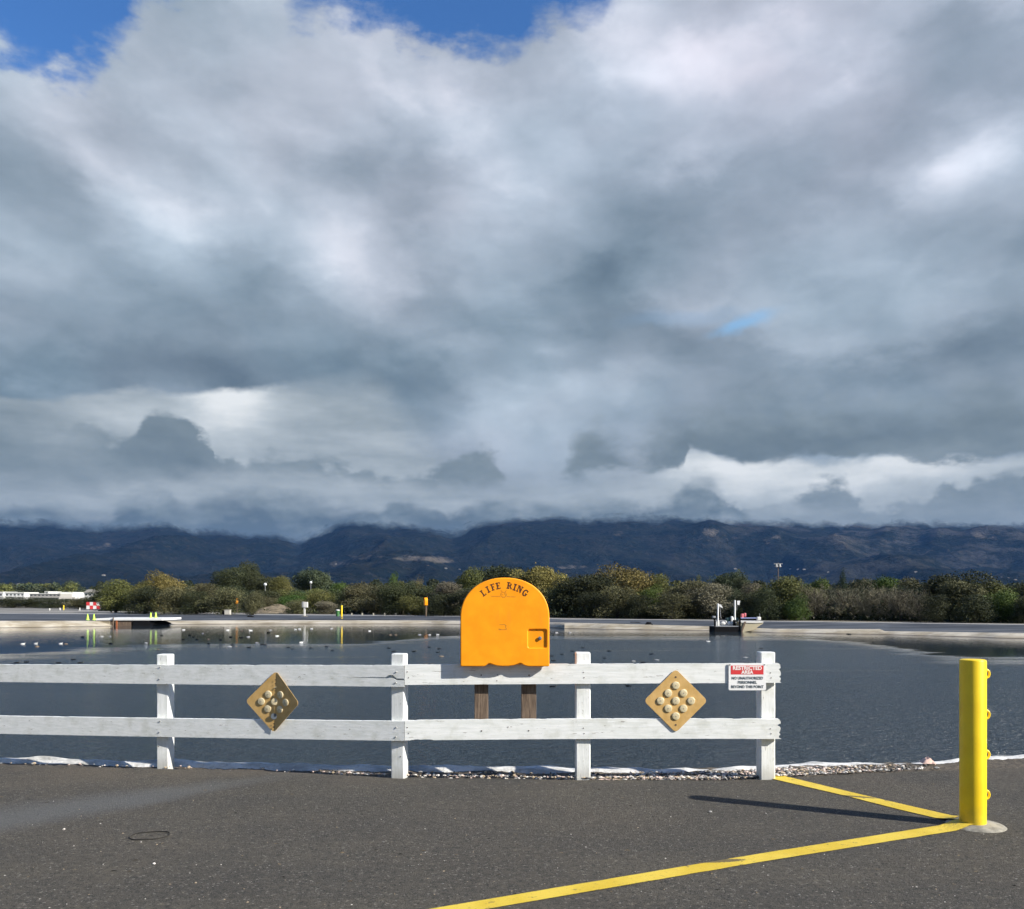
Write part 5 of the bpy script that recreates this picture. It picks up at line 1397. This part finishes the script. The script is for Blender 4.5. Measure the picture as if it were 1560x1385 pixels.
t, p, s = put('instrument_stand', 278.5, 934, 108, 'white instrument stand with a round sensor on each side on the left bank', 'instrument')
mb = MB(); mb.box(p + Vector((-.12, 0, .45)), (.11, .15, .9)); mb.build('leg', M_CW, t); mb = MB(); mb.box(p + Vector((.16, 0, .45)), (.11, .15, .9)); mb.build('leg', M_CW, t)
mb = MB(); mb.box(p + Vector((.02, 0, 1.13)), (.40, .3, .46)); mb.build('cabinet', M_CW, t, bevel=.02)
mb = MB(); mb.lathe(p + Vector((-.42, 0, 1.36)), [(.02, -.1), (.10, -.08), (.12, 0), (.10, .08), (.02, .1)], 10); mb.tube([p + Vector((-.42, 0, 1.3)), p + Vector((-.42, 0, .0))], .02, 6); mb.build('sensor', M_CW, t, smooth=True)
mb = MB(); mb.lathe(p + Vector((.44, 0, 1.02)), [(.02, -.14), (.15, -.1), (.17, 0), (.15, .1), (.02, .14)], 10); mb.tube([p + Vector((.44, 0, .9)), p + Vector((.30, 0, .5))], .03, 6); mb.build('sensor', M_CW, t, smooth=True)
mb = MB(); mb.box(p + Vector((.4, -.3, -.03)), (2.6, 1.0, .16)); mb.build('slab', M_CONC, t)
mb = MB(); mb.box(p + Vector((-.1, -.5, -.25)), (1.0, .8, .35)); mb.build('ballast', M_BROWN, t)
t, p, s = put('concrete_box', 346, 936.6, 96, 'pale concrete utility box on the left bank', 'utility box')
mb = MB(); mb.box(p + Vector((.07, 0, .28)), (.62, .5, .54)); mb.build('box', material('pale_concrete', color=(.46, .44, .38), rough=.9), t, bevel=.03); mb = MB(); mb.box(p + Vector((.07, 0, .575)), (.70, .56, .05)); mb.build('lid', M_CONC, t)
mb = MB(); mb.box(p + Vector((-.36, .03, .22)), (.22, .4, .42)); mb.build('pump', M_BLK, t, bevel=.03)
for px, gy, base, Y, lb in ((404, 890.5, 918, 130, 'white globe lamp on a thin pole before the dark grove'), (473.5, 887.5, 912, 150, 'white globe lamp rising in front of the large dull green tree')):
    t, p, s = put('globe_lamp', px, base, Y, lb, 'lamp'); zg = (base - gy) / s
    mb = MB(); mb.tube([p, p + Vector((0, 0, zg - .2))], .045, 8); mb.build('pole', M_GREY, t)
    mb = MB(); mb.lathe(p + Vector((0, 0, zg)), [(.05, -.24), (.19, -.15), (.25, 0), (.19, .15), (.05, .23)], 14); mb.build('globe', M_WWALL, t, smooth=True)
    mb = MB(); mb.tube([p + Vector((0, 0, zg + .1)), p + Vector((.32, 0, zg + .38))], .03, 6); mb.build('bracket', M_GREY, t)
# checkered board
t, p, s = put('checkered_board', 142, 930, 132, 'red and white checkered board on a low platform on the left bank', 'board')
Yb = p.y; L_, T_ = W(131.5, 917.3, Yb), W(152, 928, Yb); cw = (T_.x - L_.x) / 4; chh = (L_.z - T_.z) / 2
mb = MB(); mb.box(((L_.x + T_.x) / 2, Yb + .05, (L_.z + T_.z) / 2), (T_.x - L_.x, .06, L_.z - T_.z)); mb.build('panel', M_WWALL, t)
for i in range(4):
    for j in range(2):
        if (i + j) % 2 == 0:
            mb = MB(); mb.box((L_.x + cw * (i + .5), Yb + .015, L_.z - chh * (j + .5)), (cw, .01, chh)); mb.build('red_square', M_RED, t)
for px in (134, 149): mb = MB(); a = W(px, 928, Yb); mb.box((a.x, Yb + .1, a.z - .12), (.08, .08, .35)); mb.build('leg', M_GREY, t)
mb = MB(); a, b_ = W(121, 930.3, Yb), W(160, 930.3, Yb); mb.box(((a.x + b_.x) / 2, Yb, a.z), (b_.x - a.x, .8, .09)); mb.build('platform', M_CW, t)
for px in (121.5, 159.5): mb = MB(); a = W(px, 929, Yb); mb.box((a.x, Yb, a.z + .12), (.13, .1, .4)); mb.build('end_post', M_CW, t)
mb = MB(); a, b_ = W(153.5, 928, Yb), W(153.5, 906, Yb); mb.tube([a, b_], .05, 6); mb.build('mast', M_GREY, t); mb = MB(); a = W(153.5, 917, Yb); mb.box(a, (.5, .2, .14)); mb.build('crossbar', M_CW, t)
# traffic cones
def make_cone(p, h, label):
    t = thing('traffic_cone', p, label, 'cone', 'lime traffic cones on the far dock'); mb = MB(); mb.lathe(p, [(.16 * h / .6, .03), (.10 * h / .6, h * .35), (.035, h)], 14); mb.build('cone', M_LIME, t, smooth=True)
    mb = MB(); mb.box(p + Vector((0, 0, .018)), (.36 * h / .6, .36 * h / .6, .035)); mb.build('base', M_LIME, t); 
    return t
DY = 77.
for px, base, h, lb in ((133.5, 945.4, .60, 'white lime traffic cone, leftmost of the four on the dock'), (143.2, 945.4, .60, 'lime traffic cone beside the left end of the white dock'), (229.8, 942.4, .54, 'third lime traffic cone from the left, near the right end of the dock'), (237.4, 942.2, .54, 'rightmost lime traffic cone on the dock')):
    make_cone(W(px, base, DY), h, lb)
# dock: white deck, pale ramp, dark floats
t, p, s = put('dock', 195, 953, DY, 'low white decked dock with dark floats on the left bank', 'dock')
def slab(px0, px1, py0, py1, Y, dep, mat, name, par):
    a, b_ = W(px0, py1, Y), W(px1, py0, Y); mb = MB(); mb.box(((a.x + b_.x) / 2, Y + dep / 2, (a.z + b_.z) / 2), (b_.x - a.x, dep, b_.z - a.z)); return mb.build(name, mat, par)
slab(146, 246.5, 942.2, 945.2, DY - 2.2, 4.4, M_WWALL, 'deck', t)
slab(167.5, 200, 945.3, 957.5, DY - 2.1, 4, M_BROWN, 'float', t)
Yf_ = DY - 2.15; mb = MB(); q_ = [W(a, b, Yf_) for a, b in ((201.5, 948), (204, 945.3), (222, 945.3), (237, 951.4), (224, 957), (203, 957))]
mb.prism(q_, lambda v: v, lambda v: v + Vector((0, 3.6, 0))); mb.build('float', M_BLK, t)
slab(120, 167, 946.8, 956.2, DY - 2.3, 5, M_BL, 'ramp', t)
mb = MB(); a, b_ = W(177.3, 945.5, DY - 2.2), W(179, 954, DY - 2.2); mb.box(((a.x + b_.x) / 2, a.y - .05, (a.z + b_.z) / 2), (b_.x - a.x, .08, a.z - b_.z)); mb.build('cabinet_reflection', material('reflection_orange', color=(.35, .10, .03)), t)  # thin strip coloured as the far orange cabinet's reflection, no real dock part
mb = MB(); a, b_ = W(172.5, 941, DY - 2.3), W(172.5, 958, DY - 2.3); mb.tube([a, b_], .05, 6); mb.build('mooring_pole', M_BROWN, t)
# dark rubber mats and tyres hung over the left bank
for i, (px, w, sl_) in enumerate(((57, 8, 1), (64.5, 7, 1), (76, 10, 2), (88, 8, 1), (101, 9, 3), (107.5, 6, 2), (116, 6, 2))):
    Y = F * (EYE + .45) / (946.5 - HY) - .4; a = W(px - w / 2, 947, Y); b_ = W(px + w / 2, 947, Y); c1 = W(px + w / 2 + sl_, 955.5, Y - 1.2); c2 = W(px - w / 2 + sl_, 955.5, Y - 1.2); mm = [W(px + w / 2 + sl_ + 1.5, 951, Y - .7), W(px - w / 2 + sl_ + 1.5, 951, Y - .7)]
    mb = MB(); n_ = Vector((0, .12, -.12)); vs = [a, b_, mm[0], c1, c2, mm[1]]
    k = mb.addv(vs + [v + n_ for v in vs])
    for f in ((0, 1, 2, 5), (5, 2, 3, 4), (6, 11, 8, 7), (11, 10, 9, 8), (0, 6, 7, 1), (1, 7, 8, 2), (2, 8, 9, 3), (3, 9, 10, 4), (4, 10, 11, 5), (5, 11, 6, 0)): mb.f.append(f); mb.mi.append(0)
    props(mb.build('rubber_mat', M_BLK if i % 2 else M_BROWN), 'dark rubber mat hung over the left bank down to the water', 'mat', 'dark mats hung over the left bank')
# small white marker posts
MP = [(75.5, 931.5, 130, .42, 'short white post between the far yellow bollard and the left edge'), (91.3, 931, 134, .45, 'short white post just left of the far yellow bollard'), (87, 939, 100, .5, None)]
for px, base, Y, h, lb in MP[:2]:
    t, p, s = put('marker_post', px, base, Y, lb, 'post'); mb = MB(); mb.lathe(p, [(.10, 0), (.10, h), (.05, h + .05)], 8); mb.build('shaft', M_CW, t); mb = MB(); mb.box(p, (.3, .3, .04)); mb.build('foot', M_CONC, t)
for k_, px in enumerate((196, 206, 215, 223, 235, 246, 256, 264, 301, 311, 321, 331, 374, 386, 536, 552, 569, 586, 603, 623, 640, 662, 681)):
    Y = 112 if px < 400 else 95; base = gb(px, Y) + .5; p = W(px, base, Y); mb = MB(); mb.box(p + Vector((0, 0, .10)), (.16, .12, .32), rz=.3); mb.v[1] = (mb.v[1][0], mb.v[1][1], mb.v[1][2] + .03)
    props(mb.build('kerb_stone', M_CONC), 'small pale marker stone ' + ('left of the concrete box' if px < 340 else 'right of the concrete box' if px < 400 else 'right of the far yellow bollard'), 'stone', 'pale marker stones ' + ('left of the box' if px < 340 else 'right of the box' if px < 400 else 'right of the far bollard'))
# utility pole against the mountain
t, p, s = put('utility_pole', 1185.5, 905, 300, 'thin utility pole with crossarms above the bright olive tree', 'pole')
mb = MB(); mb.tube([p - Vector((0, 0, 1)), W(1185.5, 857, 300)], [.2, .14], 8); mb.build('pole', M_BROWN, t)
for py, w in ((859, 1.5), (863, 1.2)): mb = MB(); mb.box(W(1185.5, py, 299.7), (w * 2, .25, .28)); mb.build('crossarm', M_GREY, t)
for px in (1183, 1188): mb = MB(); mb.lathe(W(px, 861.8, 299.6), [(.25, -.5), (.3, 0), (.25, .5)], 8); mb.build('transformer', M_CW, t)
for px, py, w, lb in ((260, 886, 3, 'distant white hut left'),): pass
# dry grass bank behind the lamp
def m_dry(g, b):
    p = g.geo(); n = g.noise(p, 1.4, 5, .7); g.put(b.inputs['Base Color'], g.mix(g.sm(n, .35, .65), (.07, .055, .03), (.24, .19, .12))); b.inputs['Roughness'].default_value = .95
M_DRY = material('dry_grass_earth', m_dry)
mb = MB(); n = 26; m = 8
for i in range(n):
    f = i / (n - 1); px = 386 + f * 60
    for j in range(m):
        g_ = j / (m - 1); Y = 106 + 10 * g_; hgt = 1.15 * math.sin(math.pi * min(1, g_ * .55)) * math.sin(math.pi * f) ** .5 + .15 * mnoise.noise(Vector((f * 8, g_ * 4, 1)))
        mb.v.append(((px - CX) / F * Y, Y, GZ - .03 + max(0, hgt)))
for i in range(n - 1):
    for j in range(m - 1): a = i * m + j; mb.f.append((a, a + m, a + m + 1, a + 1)); mb.mi.append(0)
props(mb.build('dry_grass_bank', M_DRY, smooth=True), kind='structure', label='low dry grass bank on the far side')

# ------------------------------------------------------------------ moored work boat
BY = 61.5
t, p, s = put('work_boat', 1108, 964.5, BY, 'small black work barge with two white poles and tan bow moored at far bank', 'boat')
def bb(px0, px1, py0, py1, name, mat, par=t, Y=BY, dep=1.6, bev=0.):
    a, b_ = W(px0, py1, Y), W(px1, py0, Y); mb = MB(); mb.box(((a.x + b_.x) / 2, Y + dep / 2, (a.z + b_.z) / 2), (b_.x - a.x, dep, b_.z - a.z)); return mb.build(name, mat, par, bevel=bev)
hull = bb(1088.2, 1128, 955, 966, 'hull', M_BLK, bev=.03)
bb(1088.6, 1127.6, 953.6, 954.9, 'deck', M_GREY, dep=1.6)
bb(1088.2, 1090.2, 945, 954.6, 'end_frame', M_BLK, Y=BY - .03, dep=.12); bb(1126.2, 1128.4, 944, 954.6, 'end_frame', M_BLK, Y=BY - .03, dep=.12)
bb(1086.2, 1090.6, 938.5, 942, 'outboard_motor', M_GREY, Y=BY + .3, dep=.4, bev=.04); bb(1087.6, 1089, 942.1, 945.2, 'motor_bracket', M_BLK, Y=BY + .4, dep=.1)
for px, top, bot, w in ((1093.6, 919.6, 953.5, 2.6), (1119.4, 914.3, 944.5, 2.6)):
    a, b_ = W(px, bot, BY + .3), W(px, top, BY + .3); mb = MB(); mb.tube([a, b_], w / 2 / s, 10); o = mb.build('spud_pole', M_WWALL, t, smooth=True)
bb(1118, 1121, 944.6, 953.5, 'pole_socket', M_BLK, Y=BY + .2, dep=.3)
# flags
mb = MB(); v = [W(a, b, BY + .28) for a, b in ((1095.6, 920.5), (1099, 921.5), (1101.2, 926.6), (1098.6, 925.4), (1097, 924.4), (1095.8, 924))]; mb.prism(v, lambda q: q, lambda q: q + Vector((0, .03, 0))); mb.build('flag', M_WWALL, t)
mb = MB(); v = [W(a, b, BY + .28) for a, b in ((1122.8, 915.3), (1128, 915.2), (1127, 919), (1126.6, 922.1), (1123.6, 921.2))]; mb.prism(v, lambda q: q, lambda q: q + Vector((0, .03, 0))); mb.build('flag', M_WWALL, t)
mb = MB(); mb.tube([W(1096.2, 921, BY + .3), W(1098.2, 942, BY + .3)], .02, 6); mb.build('flag_staff', M_GREY, t); mb = MB(); mb.tube([W(1123.2, 915.2, BY + .3), W(1122.2, 930, BY + .3)], .02, 6); mb.build('flag_staff', M_GREY, t)
for px, py, r1, r2, mt in ((1101.5, 949.6, 4.3, 2.6, M_CW), (1110.8, 949.6, 2.3, 2.7, M_WWALL), (1115.2, 949.8, 2.0, 2.6, M_WWALL), (1119.4, 949.5, 2.6, 3., M_GREY), (1105.6, 947.5, 1.4, 2.2, M_CW)):
    c = W(px, py, BY + .55); mb = MB(); k = len(mb.v); 
    for i in range(7):
        ph = -math.pi / 2 + math.pi * i / 6
        for j in range(10):
            th = 2 * math.pi * j / 10; mb.v.append((c.x + r1 / s * math.cos(ph) * math.cos(th), c.y + r2 / s * math.cos(ph) * math.sin(th), c.z + r2 / s * 1.1 * math.sin(ph)))
    for i in range(6):
        for j in range(10): mb.f.append((i * 10 + j, i * 10 + (j + 1) % 10, (i + 1) * 10 + (j + 1) % 10, (i + 1) * 10 + j)); mb.mi.append(0)
    mb.build('float_tank', mt, t, smooth=True)
bb(1114, 1117, 939, 947, 'pump', M_WWALL, Y=BY + .7, dep=.25, bev=.03); bb(1116, 1121.5, 941, 945, 'pump', M_WWALL, Y=BY + .8, dep=.25, bev=.03)
bb(1107, 1114.5, 941.5, 946.6, 'engine', M_TEAL, Y=BY + .8, dep=.5, bev=.05); bb(1117, 1125.4, 941.5, 949, 'engine', M_TEAL, Y=BY + .95, dep=.5, bev=.05)
bb(1091, 1093, 947, 953.4, 'rail_post', M_CW, Y=BY + .1, dep=.1); bb(1095.4, 1096.6, 946, 953.4, 'rail_post', M_CW, Y=BY + .1, dep=.1)
bb(1129.6, 1133.4, 935, 942.6, 'winch', M_PINK, Y=BY + .6, dep=.25, bev=.04); bb(1134, 1137, 934, 939.6, 'winch', M_PINK, Y=BY + .6, dep=.2, bev=.04)
mb = MB(); mb.tube([W(1128.6, 941.7, BY + .6), W(1153.4, 941.7, BY + .6)], .042, 10); mb.build('discharge_pipe', M_BLUE, t, smooth=True)
mb = MB(); mb.tube([W(1128.6, 943.3, BY + .8), W(1153.4, 943.3, BY + .8)], .04, 8); mb.build('lower_rail', M_BLK, t)
bb(1153.6, 1159.6, 939.8, 945.2, 'bow_motor', M_CW, Y=BY + .5, dep=.3, bev=.06); mb = MB(); mb.tube([W(1157.2, 940, BY + .6), W(1157.4, 934.4, BY + .6)], .02, 6); mb.build('tiller', M_GREY, t)
# tan bow apron
v = [W(a, b, BY - .05) for a, b in ((1128.6, 947.2), (1162.4, 947.2), (1162.6, 950), (1156, 954.2), (1150, 958.4), (1144, 961), (1130, 963.4), (1128.8, 963))]
mb = MB(); mb.prism(v, lambda q: q, lambda q: q + Vector((0, 1.4, 0))); bow = mb.build('bow', M_BTAN, t)
mb = MB(); v = [W(a, b, BY - .1) for a, b in ((1129, 946.6), (1163, 946.6), (1163, 948.6), (1151, 949.4), (1129, 948.6))]; mb.prism(v, lambda q: q, lambda q: q + Vector((0, 1.5, 0))); mb.build('gunwale', M_CW, bow)
mb = MB(); v = [W(a, b, BY - .12) for a, b in ((1134, 947), (1137, 947), (1131, 963), (1129, 962))]; mb.prism(v, lambda q: q, lambda q: q + Vector((0, .06, 0))); mb.build('strap', M_BROWN, bow)
# things lying on the bank
for px, py, sx, sy, lb in ((988, 950.5, 6, 3.4, 'dark driftwood lump lying on the bank left of the work boat'), (968, 948.6, 9, 1.2, 'dark board lying on the bank left of the driftwood lump'), (322, 950, 5, 1.4, 'dark driftwood on the left bank waterline'), (381, 939.6, 6, 2.2, 'dark mound right of the concrete box'), (1293, 966.4, 3.2, 1.6, 'dark stone at the waterline right of the liner joint')):
    Y = 66 if px > 900 else 84; 
    if px == 1293: Y = 58.5
    c = W(px, py, Y - 1); s2 = F / Y; mb = MB(); rr = random.Random(px)
    ring = [(rr.uniform(.8, 1.15), i) for i in range(8)]
    k = mb.addv([(c.x + sx / s2 * q * math.cos(i * .785), c.y + .4 * math.sin(i * .785), c.z - sy / s2 * .6 + .1 * rr.random()) for q, i in ring] + [(c.x + sx / s2 * .55 * q * math.cos(i * .785 + .3), c.y + .2 * math.sin(i * .785), c.z + sy / s2 * (.5 + .4 * rr.random())) for q, i in ring])
    mb.f.append(tuple(range(8))[::-1]); mb.f.append(tuple(range(8, 16))); mb.mi += [0, 0]
    for i in range(8): j = (i + 1) % 8; mb.f.append((i, j, 8 + j, 8 + i)); mb.mi.append(0)
    props(mb.build('driftwood', M_BLK if px != 322 else M_BROWN), lb, 'debris')

# ------------------------------------------------------------------ water birds
M_DUCKD = material('dark_plumage', color=(.006, .006, .007), rough=.9, spec=.1); M_DUCKW = material('white_plumage', color=(.72, .71, .68), rough=.6)
M_DUCKB = material('brown_plumage', color=(.16, .12, .08), rough=.7); M_BILL = material('bill', color=(.35, .28, .18), rough=.5); M_DUCKG = material('grey_plumage', color=(.30, .30, .30), rough=.7)
def bird_meshes(bodym, headm, tag_):
    out = []
    mb = MB(); n = 12
    prof = [(-.50, .10, .012), (-.42, .085, .035), (-.25, .055, .085), (0, .045, .115), (.22, .05, .105), (.36, .075, .07), (.44, .10, .045), (.47, .16, .040), (.475, .20, .042), (.50, .235, .050), (.54, .245, .043), (.58, .238, .018)]
    k = len(mb.v)
    for (x, z, r_) in prof:
        for j in range(n):
            a = 2 * math.pi * j / n; mb.v.append((x * .5, math.cos(a) * r_, z * .62 + math.sin(a) * r_ * .8))
    for i in range(len(prof) - 1):
        for j in range(n): mb.f.append((i * n + j, i * n + (j + 1) % n, (i + 1) * n + (j + 1) % n, (i + 1) * n + j)); mb.mi.append(0 if i < 6 else 1)
    mb.f.append(tuple(range(n))[::-1]); mb.mi.append(0); mb.f.append(tuple((len(prof) - 1) * n + j for j in range(n))); mb.mi.append(1)
    me = bpy.data.meshes.new('bird_body_' + tag_); me.from_pydata(mb.v, [], mb.f); me.materials.append(bodym); me.materials.append(headm); me.polygons.foreach_set('material_index', mb.mi); me.polygons.foreach_set('use_smooth', [True] * len(me.polygons))
    return me
BM = {'dark': bird_meshes(M_DUCKD, M_DUCKD, 'a'), 'white': bird_meshes(M_DUCKW, M_DUCKW, 'b'), 'tan': bird_meshes(M_DUCKB, M_DUCKD, 'c'), 'grey': bird_meshes(M_DUCKG, M_DUCKD, 'd')}
mb = MB(); mb.tube([(.285, 0, .150), (.345, 0, .140)], [.016, .006], 6); BILL = bpy.data.meshes.new('bill'); BILL.from_pydata(mb.v, [], mb.f); BILL.materials.append(M_BILL)
c1 = [('white', 135, 547), ('white', 212, 545), ('tan', 222, 562), ('white', 360, 545), ('tan', 393, 547), ('white', 1092, 463), ('white', 1352, 465), ('tan', 1437, 467), ('white', 1490, 467), ('dark', 98, 660), ('dark', 155, 656), ('dark', 350, 661), ('dark', 476, 660), ('dark', 438, 641), ('grey', 655, 503), ('dark', 656, 545), ('grey', 868, 542), ('tan', 940, 581), ('dark', 960, 497),
      ('dark', 1127, 495), ('dark', 1150, 505), ('dark', 1170, 521), ('grey', 1205, 485), ('tan', 1238, 519), ('dark', 1240, 545), ('dark', 1090, 521), ('dark', 1370, 506), ('dark', 1432, 510), ('grey', 1475, 505), ('dark', 1382, 553), ('grey', 1365, 564), ('grey', 1525, 541), ('dark', 1478, 568), ('dark', 490, 505), ('grey', 605, 503), ('dark', 1312, 523)]
c2 = [('white', 8, 467), ('white', 165, 500), ('white', 275, 461), ('white', 297, 458), ('white', 368, 457), ('grey', 45, 540), ('white', 307, 538), ('tan', 838, 493), ('tan', 870, 493), ('grey', 1012, 492), ('grey', 1070, 493), ('white', 1120, 492), ('white', 715, 470), ('tan', 1142, 622), ('dark', 113, 480), ('dark', 75, 550), ('dark', 95, 552), ('dark', 230, 568), ('dark', 257, 578), ('dark', 364, 572), ('dark', 458, 562), ('dark', 493, 588), ('dark', 830, 573), ('dark', 855, 592), ('dark', 975, 593), ('dark', 1070, 567), ('dark', 1130, 577), ('dark', 1118, 597), ('grey', 487, 456), ('grey', 125, 465)]
c3 = [('grey', 342, 480), ('grey', 422, 479), ('dark', 375, 609), ('dark', 437, 590), ('dark', 452, 613), ('dark', 325, 648), ('dark', 316, 620), ('dark', 498, 571), ('dark', 628, 632), ('dark', 655, 590), ('dark', 905, 608), ('grey', 938, 644), ('dark', 858, 657), ('dark', 770, 798), ('dark', 318, 801), ('white', 1245, 533), ('grey', 1465, 628), ('grey', 800, 650), ('dark', 1558, 575)]
birds = [(k, x / 3.9, 840 + y / 3.9) for k, x, y in c1] + [(k, 380 + x / 3.9, 840 + y / 3.9) for k, x, y in c2] + [(k, 760 + x / 3.9, 840 + y / 3.9) for k, x, y in c3]
nmz = {'dark': 'dark', 'white': 'white', 'tan': 'brown', 'grey': 'greyish'}
for i, (k, px, py) in enumerate(birds):
    r = random.Random(i * 3 + 1); py2 = py + 1.0
    c = G(px, py2, WZ); side = next(s_ for lim_, s_ in ((120, 'near the left edge'), (262, 'in front of the white dock'), (420, 'between the dock and the globe lamp'), (560, 'around the reflection of the far yellow bollard'), (705, 'just left of the large orange cabinet'), (900, 'just right of the large orange cabinet'), (1030, 'between the cabinet and the work boat'), (9999, 'near the moored work boat')) if px < lim_)
    o = bpy.data.objects.new('water_bird', None); C.objects.link(o); o.location = (c.x, c.y, WZ - .008); o.rotation_euler = (0, 0, r.choice([0, math.pi]) + r.uniform(-.6, .6))
    lenpx = float(np.interp(py, [955, 975, 1005, 1044], [5.2, 6.2, 8.2, 10.0])) * r.uniform(.85, 1.15); sc_ = lenpx / (F / c.y) / .55; o.scale = (sc_,) * 3
    props(o, '%s water bird floating on the pond %s' % (nmz[k], side), 'bird', '%s water birds %s' % (nmz[k], side))
    if px > 950 and py > 1040: props(o, 'dark water bird seen below the top rail, left of the flat diamond marker', 'bird'); del o['group']
    b_ = bpy.data.objects.new('body', BM[k]); C.objects.link(b_); b_.parent = o
    bl = bpy.data.objects.new('bill', BILL); C.objects.link(bl); bl.parent = o
